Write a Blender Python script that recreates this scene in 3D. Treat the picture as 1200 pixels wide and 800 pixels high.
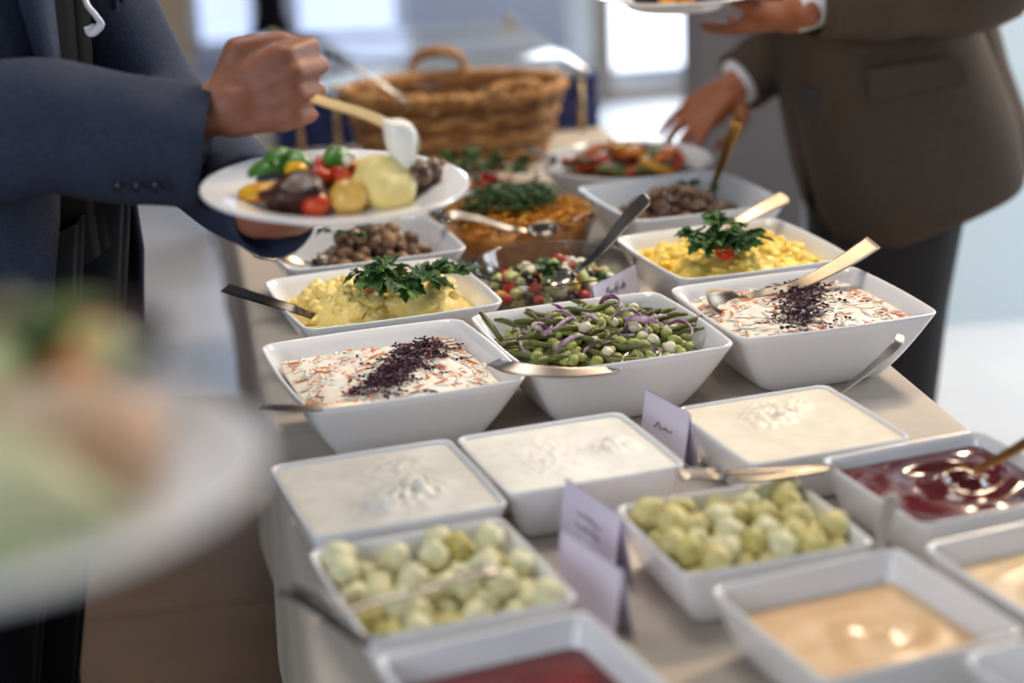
import bpy, math, random
import numpy as np
from mathutils import Vector, Matrix, noise

for o in list(bpy.data.objects): bpy.data.objects.remove(o)
random.seed(7)
scene = bpy.context.scene
col = scene.collection
R = math.radians

# ---------------------------------------------------------------- camera
FPX = 2267.885
YAW, PITCH, ROLL = R(9.6792), R(17.5608), R(-2.4016)
CAMZ = 1.541
_fw = Vector((math.sin(YAW)*math.cos(PITCH), math.cos(YAW)*math.cos(PITCH), -math.sin(PITCH)))
_r0 = Vector((math.cos(YAW), -math.sin(YAW), 0)); _u0 = _r0.cross(_fw)
_r = math.cos(ROLL)*_r0 + math.sin(ROLL)*_u0
_u = -math.sin(ROLL)*_r0 + math.cos(ROLL)*_u0
cam_d = bpy.data.cameras.new('camera'); cam = bpy.data.objects.new('camera', cam_d); col.objects.link(cam)
cam.matrix_world = Matrix(((_r.x,_u.x,-_fw.x,0),(_r.y,_u.y,-_fw.y,0),(_r.z,_u.z,-_fw.z,CAMZ),(0,0,0,1)))
cam_d.sensor_width = 36; cam_d.lens = FPX/1200*36; cam_d.clip_start = 0.05
cam_d.dof.use_dof = True; cam_d.dof.focus_distance = 2.36; cam_d.dof.aperture_fstop = 1.9
scene.camera = cam
def P(px, py, z):                       # a point of the place at height z, read off the photograph
    d = _fw + _r*((px-600)/FPX) - _u*((py-400)/FPX)
    t = (z-CAMZ)/d.z
    return Vector((d.x*t, d.y*t, z))
def PY(px, py, y):                      # the same at depth y
    d = _fw + _r*((px-600)/FPX) - _u*((py-400)/FPX)
    t = y/d.y
    return Vector((d.x*t, y, CAMZ+d.z*t))

# ---------------------------------------------------------------- light
scene.view_settings.view_transform = 'Standard'
scene.view_settings.look = 'None'
scene.view_settings.gamma = 1.0
scene.view_settings.use_curve_mapping = False
scene.view_settings.exposure = -0.12
w = bpy.data.worlds.new('world'); scene.world = w; w.use_nodes = True
bg = w.node_tree.nodes['Background']; bg.inputs[0].default_value = (0.80, 0.86, 1.0, 1); bg.inputs[1].default_value = 0.20
def area(name, loc, target, size, power, colr, sy=None):
    l = bpy.data.lights.new(name, 'AREA'); l.energy = power; l.color = colr
    l.shape = 'RECTANGLE'; l.size = size; l.size_y = sy or size
    o = bpy.data.objects.new(name, l); col.objects.link(o); o.location = loc
    o.rotation_euler = (Vector(target)-Vector(loc)).to_track_quat('-Z', 'Y').to_euler()
    return o
area('window_daylight', (-2.4, -1.6, 2.3), (0.5, 2.2, 0.8), 2.2, 90, (0.85, 0.92, 1.0), 1.8)
area('door_daylight', (2.15, 7.9, 1.3), (0.6, 2.5, 0.8), 1.0, 75, (0.86, 0.93, 1.0), 2.2)
area('side_window_daylight', (4.6, 3.0, 1.9), (1.6, 3.9, 0.3), 2.2, 112, (0.80, 0.90, 1.0), 1.9)
area('ceiling_lamp_warm', (2.2, 3.6, 3.1), (0.8, 2.4, 0.8), 0.5, 82, (1.0, 0.78, 0.54))
area('ceiling_lamp_soft', (0.3, 2.6, 3.3), (0.4, 2.2, 0.8), 0.9, 30, (1.0, 0.92, 0.82))

# ---------------------------------------------------------------- materials
def lin(c):
    return tuple((x/255/12.92 if x/255 <= .04045 else ((x/255+.055)/1.055)**2.4) for x in c) + (1,)
MATS = {}
def mat(name, c, rough=.5, metal=0, c2=None, nscale=20, bump=0, bscale=60, trans=0, sss=0, coat=0, spec=.5, ior=1.45, ramp=(.4,.6), detail=4, emit=0, sheen=0, dist=.003):
    if name in MATS: return MATS[name]
    m = bpy.data.materials.new(name); m.use_nodes = True
    nt = m.node_tree; b = nt.nodes['Principled BSDF']
    b.inputs['Base Color'].default_value = lin(c); b.inputs['Roughness'].default_value = rough
    b.inputs['Metallic'].default_value = metal; b.inputs['IOR'].default_value = ior
    b.inputs['Specular IOR Level'].default_value = spec
    b.inputs['Transmission Weight'].default_value = trans; b.inputs['Coat Weight'].default_value = coat
    b.inputs['Coat Roughness'].default_value = .08
    if sheen: b.inputs['Sheen Weight'].default_value = sheen
    if sss:
        b.inputs['Subsurface Weight'].default_value = sss; b.inputs['Subsurface Scale'].default_value = .01
        b.inputs['Subsurface Radius'].default_value = (1, .6, .35)
    if emit:
        b.inputs['Emission Color'].default_value = lin(c); b.inputs['Emission Strength'].default_value = emit
    if c2 or bump:
        tc = nt.nodes.new('ShaderNodeTexCoord')
    if c2:
        n = nt.nodes.new('ShaderNodeTexNoise'); n.inputs['Scale'].default_value = nscale; n.inputs['Detail'].default_value = detail
        r = nt.nodes.new('ShaderNodeValToRGB'); r.color_ramp.elements[0].position = ramp[0]; r.color_ramp.elements[1].position = ramp[1]
        r.color_ramp.elements[0].color = lin(c); r.color_ramp.elements[1].color = lin(c2)
        nt.links.new(tc.outputs['Object'], n.inputs['Vector']); nt.links.new(n.outputs['Fac'], r.inputs['Fac'])
        nt.links.new(r.outputs['Color'], b.inputs['Base Color'])
        if emit: nt.links.new(r.outputs['Color'], b.inputs['Emission Color'])
    if bump:
        n2 = nt.nodes.new('ShaderNodeTexNoise'); n2.inputs['Scale'].default_value = bscale; n2.inputs['Detail'].default_value = 3
        bp = nt.nodes.new('ShaderNodeBump'); bp.inputs['Strength'].default_value = bump; bp.inputs['Distance'].default_value = dist
        nt.links.new(tc.outputs['Object'], n2.inputs['Vector']); nt.links.new(n2.outputs['Fac'], bp.inputs['Height'])
        nt.links.new(bp.outputs['Normal'], b.inputs['Normal'])
    MATS[name] = m
    return m
PORC = mat('porcelain', (232,233,236), .16, coat=.3)
GLASS = mat('clear_glass', (250,252,252), .02, trans=1, ior=1.45)
STEEL = mat('steel', (168,160,150), .33, 1, bump=.05, bscale=300)
DSTEEL = mat('dark_steel', (95,88,80), .3, 1)
DARKREFL = mat('painted_dark_reflection', (22,20,20), .4)  # black colour painted for the dark reflection along one steel tongs arm
CLOTH = mat('white_tablecloth', (196,186,174), .85, c2=(184,173,160), nscale=3, bump=.25, bscale=9, dist=.02)
PAPER = mat('card_paper', (226,220,240), .7)
INK = mat('ink', (60,52,70), .6)
YOG = mat('yoghurt_dip', (244,243,236), .38, sss=.15, c2=(236,234,226), nscale=40)
COTT = mat('warm_yoghurt_dip', (243,236,220), .36, sss=.15, c2=(236,227,208), nscale=40)
PEACH = mat('peach_cream', (226,192,148), .3, sss=.1, c2=(218,180,134), nscale=18, coat=.3)
CREAM2 = mat('pale_peach_cream', (238,212,176), .3, sss=.1, c2=(226,196,150), nscale=22, coat=.3)
REDS = mat('red_sauce', (98,14,16), .16, c2=(74,8,10), nscale=12, coat=.5)
REDL = mat('tomato_sauce', (118,22,14), .3, c2=(92,14,10), nscale=12, coat=.2)
CAB = mat('cabbage', (252,247,236), .4, sss=.3, c2=(246,236,220), nscale=60)
CARROT = mat('carrot', (236,126,58), .45, c2=(244,158,96), nscale=80)
CRESS = mat('purple_cress', (44,12,34), .5, c2=(72,24,56), nscale=90)
CRESSG = mat('cress_green', (70,84,40), .5)
POT = mat('potato', (244,217,128), .42, sss=.15, c2=(250,229,154), nscale=70, bump=.3, bscale=160)
POTR = mat('potato_deep', (244,208,92), .42, sss=.15, c2=(248,220,120), nscale=60, bump=.3, bscale=150)
PARS = mat('parsley', (36,72,26), .45, c2=(60,100,40), nscale=50)
PARSL = mat('parsley_light', (96,136,66), .45, c2=(70,110,46), nscale=50)
STEM = mat('herb_stem', (110,140,70), .5)
TOM = mat('tomato', (180,38,20), .28, c2=(204,70,34), nscale=40, coat=.15)
TOMI = mat('tomato_flesh', (228,96,44), .3, c2=(196,52,24), nscale=120)
MUSH = mat('mushroom', (112,82,58), .4, c2=(70,48,34), nscale=45, coat=.2)
MUSHL = mat('mushroom_light', (156,120,88), .45, c2=(120,88,60), nscale=45)
DUMP = mat('herb_dumpling', (230,226,192), .5, sss=.2, c2=(212,210,166), nscale=160, bump=.25, bscale=160)
DUMPY = mat('herb_dumpling_yellow', (220,208,150), .5, sss=.2, c2=(200,190,124), nscale=160, bump=.25, bscale=160)
DUMPD = mat('olive_dumpling', (204,194,124), .5, sss=.2, c2=(178,172,100), nscale=120, bump=.25, bscale=160)
BEAN = mat('green_bean', (84,88,40), .4, c2=(104,108,54), nscale=50)
EDA = mat('edamame', (142,152,78), .35, c2=(166,172,100), nscale=70)
WBEAN = mat('white_bean', (226,216,190), .4)
ONION = mat('red_onion', (206,180,200), .35, c2=(132,78,120), nscale=70)
OLIVE = mat('black_olive', (44,26,30), .25)
FETA = mat('feta', (238,234,222), .55)
CUC = mat('cucumber', (186,200,130), .35, c2=(206,214,156), nscale=60)
CUCS = mat('cucumber_skin', (58,86,36), .35)
CORN = mat('sweetcorn', (236,196,80), .35)
PEPR = mat('red_pepper', (176,44,20), .3, c2=(206,80,30), nscale=40)
PEPY = mat('yellow_pepper', (226,168,32), .3, c2=(214,140,30), nscale=40)
PEPO = mat('orange_pepper', (216,110,28), .3)
ZUCC = mat('courgette', (92,96,48), .4, c2=(130,128,70), nscale=50)
ROCKET = mat('rocket_leaf', (58,84,36), .5, c2=(84,112,54), nscale=40)
WICK = mat('wicker', (198,152,98), .55, c2=(160,112,64), nscale=26, bump=.4, bscale=120)
WICKD = mat('wicker_dark', (142,98,58), .6, c2=(112,74,42), nscale=30)
BLUEB = mat('blue_velvet', (20,32,92), .75, sheen=.4)
BRASS = mat('brass_rod', (196,170,120), .35, 1)
SKINL = mat('skin_left', (150,98,76), .5, sss=.08, c2=(136,85,65), nscale=14, bump=.15, bscale=110)
SKINR = mat('skin_right', (168,104,70), .5, sss=.08, c2=(156,92,62), nscale=14, bump=.15, bscale=110)
NAVY = mat('navy_suit', (52,59,80), .8, c2=(46,52,70), nscale=220, spec=.25, bump=.1, bscale=500)
BLACKC = mat('black_cloth', (10,11,16), .9, spec=.2)
GREYS = mat('brown_grey_suit', (84,70,58), .8, c2=(74,62,52), nscale=220, spec=.25, bump=.1, bscale=500)
GREYT = mat('grey_trousers', (54,52,52), .85, spec=.25)
SHIRT = mat('white_shirt', (232,232,238), .8)
HAIR = mat('dark_hair', (38,28,22), .6)
EYE = mat('eye', (230,228,224), .3)
LIP = mat('lip', (150,84,72), .5)
SHOE = mat('black_leather', (20,18,18), .35)

# ---------------------------------------------------------------- mesh helpers
class MB:
    def __init__(s): s.v = []; s.f = []; s.mi = []
    def add(s, v, f, mi=0):
        n = len(s.v); s.v += [tuple(x) for x in v]; s.f += [tuple(i+n for i in q) for q in f]; s.mi += [mi]*len(f); return s
    def box(s, c, d, M=None, mi=0):
        v = [Vector((c[0]+sx*d[0]/2, c[1]+sy*d[1]/2, c[2]+sz*d[2]/2)) for sx in (-1,1) for sy in (-1,1) for sz in (-1,1)]
        if M is not None: v = [M @ x for x in v]
        return s.add(v, [(0,1,3,2),(4,6,7,5),(0,4,5,1),(2,3,7,6),(0,2,6,4),(1,5,7,3)], mi)
    def rings(s, rs, closed=True, cap0=True, cap1=True, mi=0):
        n = len(rs[0]); v = [p for r in rs for p in r]; f = []
        m = n if closed else n-1
        for i in range(len(rs)-1):
            for j in range(m):
                k = (j+1) % n
                f.append((i*n+j, i*n+k, (i+1)*n+k, (i+1)*n+j))
        if cap0: f.append(tuple(range(n-1,-1,-1)))
        if cap1: f.append(tuple((len(rs)-1)*n+j for j in range(n)))
        return s.add(v, f, mi)
    def tube(s, pts, rad, n=8, mi=0, flat=1.0, up=None):
        pts = [Vector(p) for p in pts]; rs = []
        if not hasattr(rad, '__len__'): rad = [rad]*len(pts)
        pu = Vector(up) if up is not None else None
        for i, p in enumerate(pts):
            t = (pts[min(i+1,len(pts)-1)]-pts[max(i-1,0)]).normalized()
            if pu is None:
                pu = Vector((0,0,1)) if abs(t.z) < .9 else Vector((1,0,0))
            a = pu.cross(t).normalized(); b = t.cross(a).normalized(); pu = b
            rs.append([p + rad[i]*(math.cos(2*math.pi*k/n)*a + flat*math.sin(2*math.pi*k/n)*b) for k in range(n)])
        return s.rings(rs, mi=mi)
    def lathe(s, prof, n=32, c=(0,0,0), mi=0, closed=True):
        rs = [[(c[0]+r*math.cos(2*math.pi*k/n), c[1]+r*math.sin(2*math.pi*k/n), c[2]+z) for k in range(n)] for r, z in prof]
        return s.rings(rs, cap0=closed, cap1=closed, mi=mi)
    def ell(s, c, rad, M=None, nu=8, nv=6, mi=0, lump=0, seed=0):
        rs = []
        for i in range(nv+1):
            th = math.pi*(i/nv)*.98+.01*math.pi
            ring = []
            for k in range(nu):
                ph = 2*math.pi*k/nu
                d = Vector((math.sin(th)*math.cos(ph), math.sin(th)*math.sin(ph), -math.cos(th)))
                q = 1 + (lump*noise.noise(d*1.6+Vector((seed*7.3, seed*3.1, seed))) if lump else 0)
                p = Vector((d.x*rad[0]*q, d.y*rad[1]*q, d.z*rad[2]*q))
                if M is not None: p = M @ p
                ring.append(p+Vector(c))
            rs.append(ring)
        return s.rings(rs, mi=mi)
    def mesh(s, name, mats, smooth=True):
        me = bpy.data.meshes.new(name); me.from_pydata(s.v, [], s.f)
        for m in (mats if isinstance(mats, (list, tuple)) else [mats]): me.materials.append(m)
        me.polygons.foreach_set('use_smooth', [smooth]*len(me.polygons))
        me.polygons.foreach_set('material_index', s.mi)
        me.update(); return me
    def build(s, name, mats, parent=None, smooth=True, loc=None, rot=None):
        return inst(name, s.mesh(name, mats, smooth), parent, loc, rot)
def inst(name, me, parent=None, loc=None, rot=None, scale=None, M=None):
    o = bpy.data.objects.new(name, me); col.objects.link(o)
    if parent is not None: o.parent = parent
    if loc is not None: o.location = loc
    if rot is not None: o.rotation_euler = rot
    if scale is not None: o.scale = scale if hasattr(scale, '__len__') else (scale,)*3
    if M is not None: o.matrix_local = M
    return o
def tag(o, label, cat, group=None, kind=None):
    o['label'] = label; o['category'] = cat
    if group: o['group'] = group
    if kind: o['kind'] = kind
    return o
def empty(name, loc=(0,0,0), rz=0):
    o = bpy.data.objects.new(name, None); col.objects.link(o); o.location = loc; o.rotation_euler = (0,0,rz)
    o.empty_display_size = .05; return o
def struct(o): o['kind'] = 'structure'; return o
def crv(pts, n):
    """Catmull-Rom through the points"""
    pts = [Vector(p) for p in pts]; q = [2*pts[0]-pts[1]] + pts + [2*pts[-1]-pts[-2]]
    out = []; m = len(pts)-1
    for i in range(n+1):
        x = i/n*m; k = min(int(x), m-1); t = x-k
        a, b, c, d = q[k:k+4]
        out.append(.5*((2*b)+(c-a)*t+(2*a-5*b+4*c-d)*t*t+(3*b-a-3*c+d)*t**3))
    return out
def rsq(hx, hy, rad, nc=5, ne=6, bulge=0.0):
    pts = []
    for k, (sx, sy) in enumerate(((1,1),(-1,1),(-1,-1),(1,-1))):
        cx, cy = sx*(hx-rad), sy*(hy-rad); a0 = k*math.pi/2
        for i in range(nc+1):
            a = a0+i/nc*math.pi/2
            pts.append((cx+rad*math.cos(a), cy+rad*math.sin(a)))
        x0, y0 = pts[-1]
        nx, ny = ((-1,1),(-1,-1),(1,-1),(1,1))[k]
        a1 = a0+math.pi/2
        nx_c, ny_c = ((-(hx-rad), hy), (-hx, -(hy-rad)), (hx-rad, -hy), (hx, hy-rad))[k]
        for i in range(1, ne):
            t = i/ne
            x = x0+(nx_c-x0)*t; y = y0+(ny_c-y0)*t
            b = bulge*(1-(2*t-1)**2)
            pts.append((x+b*math.cos(a1), y+b*math.sin(a1)))
    return pts

# ---------------------------------------------------------------- the setting
TZ = .75
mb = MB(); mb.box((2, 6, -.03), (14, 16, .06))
FLOORM = mat('floor_painted_daylight', (222,225,230), .22, c2=(214,217,224), nscale=2, spec=.5)  # floor coloured pale in place of sunlight and window reflections lying on it
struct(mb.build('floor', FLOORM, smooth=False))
TILE = mat('brown_floor_tile', (116,90,66), .35, c2=(106,82,58), nscale=5)
tile_me = MB(); tile_me.box((0,0,.003), (.592,.592,.006)); tile_me = tile_me.mesh('floor_tile', TILE, False)
fl = bpy.data.objects['floor']
for i in range(7):
    for j in range(6):
        inst('floor_tile', tile_me, fl, (-2.6+.6*i+.05, 1.25+.6*j, 0))
WALLB = mat('far_wall_paint', (186,190,206), .8)
mb = MB(); mb.box((-1.5, 9.45, 1.6), (8.0, .1, 3.2)); mb.box((4.4,9.45,1.6),(2.4,.1,3.2)); mb.box((2.8,9.45,2.85),(.9,.1,.7))
struct(mb.build('wall_back', WALLB, smooth=False))
BEIGE = mat('beige_plaster', (188,166,142), .8)
x0 = PY(165, 20, 7.0).x; x1 = PY(222, 20, 7.0).x
mb = MB(); mb.box(((x0+x1)/2-.15, 7.15, 1.6), (x1-x0+.3, .3, 3.2)); struct(mb.build('trim_1', BEIGE, smooth=False))
# pale right-hand wall, its foot on the bright floor
WALLR = mat('pale_blue_wall', (198,214,222), .7)
xw = PY(950, 200, 4.62).x; mb = MB(); mb.box(((xw+5.4)/2, 4.62, 1.6), (5.4-xw, .1, 3.2)); struct(mb.build('wall_right', WALLR, smooth=False))
TAUPE = mat('taupe_panel', (150,138,134), .7)
x0 = PY(822, 120, 5.4).x; x1 = PY(1000, 120, 5.4).x
mb = MB(); mb.box(((x0+x1)/2, 5.5, 1.6), (x1-x0, .2, 3.2)); struct(mb.build('trim_2', TAUPE, smooth=False))
# the bright glazed door at the back
DAYL = mat('daylight_outside', (236,244,255), .9, emit=2.6)
FRAME = mat('door_frame_paint', (150,140,130), .6)
WFR = mat('white_frame_paint', (226,230,232), .5)
x0 = PY(716, 60, 8.0).x; x1 = PY(824, 60, 8.0).x
dr = empty('door_1', ((x0+x1)/2, 8.0, 0)); struct(dr)
W = x1-x0
mb = MB(); mb.box((-W/2-.04, 0, 1.2), (.08, .08, 2.4)); mb.box((W/2+.02, 0, 1.2), (.04,.08,2.4)); mb.box((0,0,2.44),(W+.16,.08,.08)); mb.box((0,0,.03),(W,.07,.06)); mb.build('door_frame', FRAME, dr, False)
mb = MB(); mb.box((0,0,.62),(W,.05,.07)); mb.box((0,0,1.55),(W,.05,.06)); mb.build('glazing_bar', WFR, dr, False)
mb = MB(); mb.box((0,.12,1.26),(W,.02,2.28)); mb.build('pane', DAYL, dr, False)
mb = MB(); mb.box((-W/2-.14, 0, 1.2), (.1, .05, 2.4)); mb.build('side_panel', WFR, dr, False)
# bright windows far left at the back
for k, (a, b) in enumerate(((228, 300), (345, 470))):
    xa = PY(a, 20, 9.3).x; xb = PY(b, 20, 9.3).x
    wn = empty('window_%d' % (k+1), ((xa+xb)/2, 9.36, .15)); struct(wn); W = xb-xa
    mb = MB(); mb.box((0,0,1.2),(W,.03,2.4)); mb.build('pane', mat('window_daylight', (204,220,255), .9, emit=1.15), wn, False)
    mb = MB()
    for sx in (-1,1): mb.box((sx*W/2,-.03,1.2),(.05,.06,2.4))
    mb.box((0,-.03,0),(W+.05,.06,.06)); mb.box((0,-.03,2.4),(W+.05,.06,.06)); mb.build('window_frame', WFR, wn, False)

# ---------------------------------------------------------------- the buffet table
TX0, TX1, TY0, TY1 = .076, .872, .55, 4.72
tab = empty('buffet_table', ((TX0+TX1)/2, (TY0+TY1)/2, 0))
tag(tab, 'long buffet table under a white cloth carrying all the food dishes', 'table')
mb = MB(); hx, hy = (TX1-TX0)/2, (TY1-TY0)/2
mb.box((0,0,TZ-.025),(2*hx-.02,2*hy-.02,.03)); mb.build('table_top', mat('table_board', (150,120,90), .6), tab, False)
for sx in (-1,1):
    for sy in (-1,1):
        mb = MB(); mb.tube([(sx*(hx-.08), sy*(hy-.1), 0), (sx*(hx-.08), sy*(hy-.1), TZ-.04)], .02); mb.build('leg', DSTEEL, tab)
def cloth_ring(off, z, amp, fr):
    out = []
    base = rsq(hx+off, hy+off, .02+max(off,0), 4, 90)
    for i, (x, y) in enumerate(base):
        s = math.sin(y*fr)+.6*math.sin(y*fr*1.7+1)+ math.sin(x*fr*1.3)
        l = math.hypot(x, y); k = amp*s
        out.append((x+ (k if abs(x) > hx-.03 else 0)*(1 if x > 0 else -1), y+(k if abs(y) > hy-.03 else 0)*(1 if y > 0 else -1), z))
    return out
mb = MB()
rs = [cloth_ring(-.03, TZ, 0, 9), cloth_ring(-.012, TZ, 0, 9), cloth_ring(-.004, TZ-.003, 0, 9), cloth_ring(0, TZ-.012, 0, 9), cloth_ring(.001, TZ-.05, .0006, 11), cloth_ring(.002, TZ-.15, .0015, 11), cloth_ring(.002, TZ-.25, .003, 11), cloth_ring(.003, TZ-.35, .004, 11)]
mb.rings(rs, cap1=False)
cl = mb.build('tablecloth', CLOTH); cl.location = tab.location
tag(cl, 'white cloth draped over the long buffet table', 'tablecloth')

# ---------------------------------------------------------------- dishes
def sq_profile(kind):
    if kind == 'big': return dict(h=.092, base=.55, pw=.76, rad=.021, th=.0050, bulge=.004)
    return dict(h=.060, base=.78, pw=.8, rad=.012, th=.0038, bulge=.001)
class Dish: pass
def sq_dish(name, label, x, y, rot, sx, sy, kind='big', group=None):
    p = sq_profile(kind); mb = MB(); H = p['h']; rs = []
    def half(t): return p['base']+(1-p['base'])*t**p['pw']
    def ring(s, z, inset=0):
        hx_, hy_ = sx/2*s-inset, sy/2*s-inset
        return [(a, b, z) for a, b in rsq(hx_, hy_, p['rad']*(.6+.4*s), 6, 8, p['bulge']*s)]
    rs.append(ring(p['base']*.93, .004)); rs.append(ring(p['base']*.95, 0)); rs.append(ring(p['base'], .001))
    N = 10
    for i in range(1, N+1): rs.append(ring(half(i/N), H*i/N - .001))
    rs.append(ring(1.004, H+.0008, .0012)); rs.append(ring(1, H+.001, p['th']*.5)); rs.append(ring(1, H, p['th']*.95))
    for i in range(N-1, 0, -1): rs.append(ring(half(i/N), max(H*i/N, .008), p['th']))
    rs.append(ring(p['base']*.96, .008, p['th'])); rs.append(ring(p['base']*.6, .007, p['th']))
    mb.rings(rs)
    o = mb.build(name, PORC, None, True, (x, y, TZ), (0,0,R(rot)))
    tag(o, label, 'bowl' if kind == 'big' else 'dish', group)
    d = Dish(); d.o = o; d.x, d.y, d.rot, d.sx, d.sy, d.p = x, y, R(rot), sx, sy, p
    def inner(z):
        s = half(max(0, min(1, z/H)))
        return sx/2*s-p['th'], sy/2*s-p['th'], p['rad']*(.6+.4*s), p['bulge']*s
    d.inner = inner
    d.M = Matrix.Translation((x,y,TZ)) @ Matrix.Rotation(R(rot), 4, 'Z')
    return d
def food_mass(d, name, m, level, hf, rings=34, ne=14, fit=.995):
    """a food surface that fills the dish at its inner wall; hf(x,y,rho)->height over level (local)"""
    hx_, hy_, rad, bl = d.inner(level)
    base = rsq(hx_*fit, hy_*fit, rad, 6, ne, bl)
    mb = MB(); rs = []
    hx2, hy2, rad2, bl2 = d.inner(level*.45)
    rs.append([(a, b, level*.45) for a, b in rsq(hx2*.97, hy2*.97, rad2*.9, 6, ne, bl2)])
    for i in range(rings, 0, -1):
        q = i/rings
        rs.append([(a*q, b*q, level+hf(a*q, b*q, q)) for a, b in base])
    mb.rings(rs, cap0=True, cap1=True)
    o = mb.build(name, m, None, True, (d.x, d.y, TZ), (0,0,d.rot))
    return o
def nz(x, y, s, o=0): return noise.noise(Vector((x*s+o*3.7, y*s-o*1.9, o*2.3)))
def ridge(x, y, s, o=0): return 1-abs(nz(x, y, s, o))*2

G_BIG = None
B1 = sq_dish('square_bowl', 'deep white square bowl of coleslaw standing by the cloth edge near the blue sleeve', .219, 2.145, 8.6, .257, .265)
B2 = sq_dish('square_bowl', 'deep white square bowl of green bean salad between the two coleslaw bowls', .480, 2.190, 7.8, .256, .255)
B3 = sq_dish('square_bowl', 'deep white square bowl of coleslaw with a broad spoon beside the brown suit', .750, 2.234, 6.6, .264, .245)
B4 = sq_dish('square_bowl', 'deep white square bowl of crushed potato behind the left coleslaw', .244, 2.443, 8.8, .264, .255)
B5 = sq_dish('square_bowl', 'deep white square bowl of yellow potato salad topped with parsley and tomato half', .742, 2.510, 8.0, .255, .252)
B6 = sq_dish('square_bowl', 'deep white square bowl of mushrooms partly under the held dinner plate', .246, 2.723, 7.8, .260, .245)
B7 = sq_dish('square_bowl', 'deep white square bowl of mushrooms nearest the reaching hand', .757, 2.838, 8.5, .252, .256)
S1 = sq_dish('square_dish', 'shallow white square dish of yoghurt dip at the table edge', .176, 1.839, 8.3, .200, .206, 's')
S2 = sq_dish('square_dish', 'shallow white square dish of yoghurt dip between two other dips', .376, 1.881, 9.0, .194, .182, 's')
S3 = sq_dish('square_dish', 'shallow white square dish of warm white dip below the broad-spoon coleslaw bowl', .626, 1.897, 8.8, .190, .194, 's')
S4 = sq_dish('square_dish', 'shallow white square dish of pale dumplings with dark-reflecting steel tongs', .197, 1.606, 9.5, .195, .205, 's')
S5 = sq_dish('square_dish', 'shallow white square dish of yellow-green dumplings beside the dark red sauce', .494, 1.643, 7.5, .193, .178, 's')
S6 = sq_dish('square_dish', 'shallow white square dish of glossy dark red sauce with a swirl', .733, 1.706, 10.5, .195, .195, 's')
S7 = sq_dish('square_dish', 'shallow white square dish of peach coloured sauce with an upright spoon', .540, 1.437, 12.0, .196, .196, 's')
S8 = sq_dish('square_dish', 'shallow white square dish of pale cream sauce cut by the right picture edge', .752, 1.478, 11.5, .195, .190, 's')
S9 = sq_dish('square_dish', 'shallow white square dish of tomato sauce at the bottom of the picture', .235, 1.385, 12.5, .195, .190, 's')
S10 = sq_dish('square_dish', 'shallow white square dish corner at the bottom right corner of the picture', .700, 1.262, 12.0, .195, .190, 's')

def place(d, x, y, z): return d.M @ Vector((x, y, z))

# --- white dips
def dip(d, m, name, label, level, seed, spots, flat=.0006):
    def hf(x, y, q):
        h = flat*nz(x, y, 30, seed)
        for (cx, cy, r, a) in spots:
            dd = math.hypot(x-cx, y-cy)/r
            if dd < 1: h += a*(1-dd*dd)**2*(.45+.9*abs(nz(x, y, 70, seed+1))+.5*nz(x, y, 150, seed+2))
        return h*min(1, (1-q)*8)
    o = food_mass(d, name, m, level, hf, 40, 22)
    return tag(o, label, 'dip', None, 'stuff')
dip(S1, YOG, 'yoghurt_dip', 'white yoghurt dip with soft peaks in the dish at the table edge', .0568, 1, [(.02,.055,.06,.006),(.0,-.045,.055,.010),(.03,-.02,.05,.008),(-.02,-.06,.04,.007)])
dip(S2, YOG, 'yoghurt_dip', 'white yoghurt dip with one raised lump in the middle dish', .0568, 5, [(.055,.0,.035,.012),(-.02,.03,.06,.005),(-.03,-.03,.05,.004)])
dip(S3, COTT, 'cottage_dip', 'warm white dip with curds in the dish with the thin spoon', .0578, 9, [(.0,.045,.05,.009),(.03,.06,.035,.009),(-.02,.02,.04,.006)])
def swirl(d, m, name, label, level, c, amp, turns, seed):
    def hf(x, y, q):
        dx, dy = x-c[0], y-c[1]; r = math.hypot(dx, dy*1.2); a = math.atan2(dy, dx)
        s = math.sin(r*turns-a+nz(x, y, 22, seed)*2.2)
        return (amp*s*math.exp(-(r/.06)**2)+amp*.7*nz(x, y, 28, seed+3))*min(1, (1-q)*7)
    o = food_mass(d, name, m, level, hf, 44, 24)
    return tag(o, label, 'sauce', None, 'stuff')
swirl(S6, REDS, 'red_sauce', 'glossy dark red sauce swirled round a spoon', .047, (.02,.01), .0065, 150, 3)
swirl(S7, PEACH, 'peach_sauce', 'peach coloured creamy sauce in the dish with the upright spoon', .034, (.02,.0), .0022, 130, 4)
swirl(S8, CREAM2, 'cream_sauce', 'pale cream sauce at the right picture edge', .036, (.0,.0), .005, 150, 6)
swirl(S9, REDL, 'tomato_sauce', 'smooth tomato red sauce at the bottom of the picture', .034, (0,0), .001, 90, 8)

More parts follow.
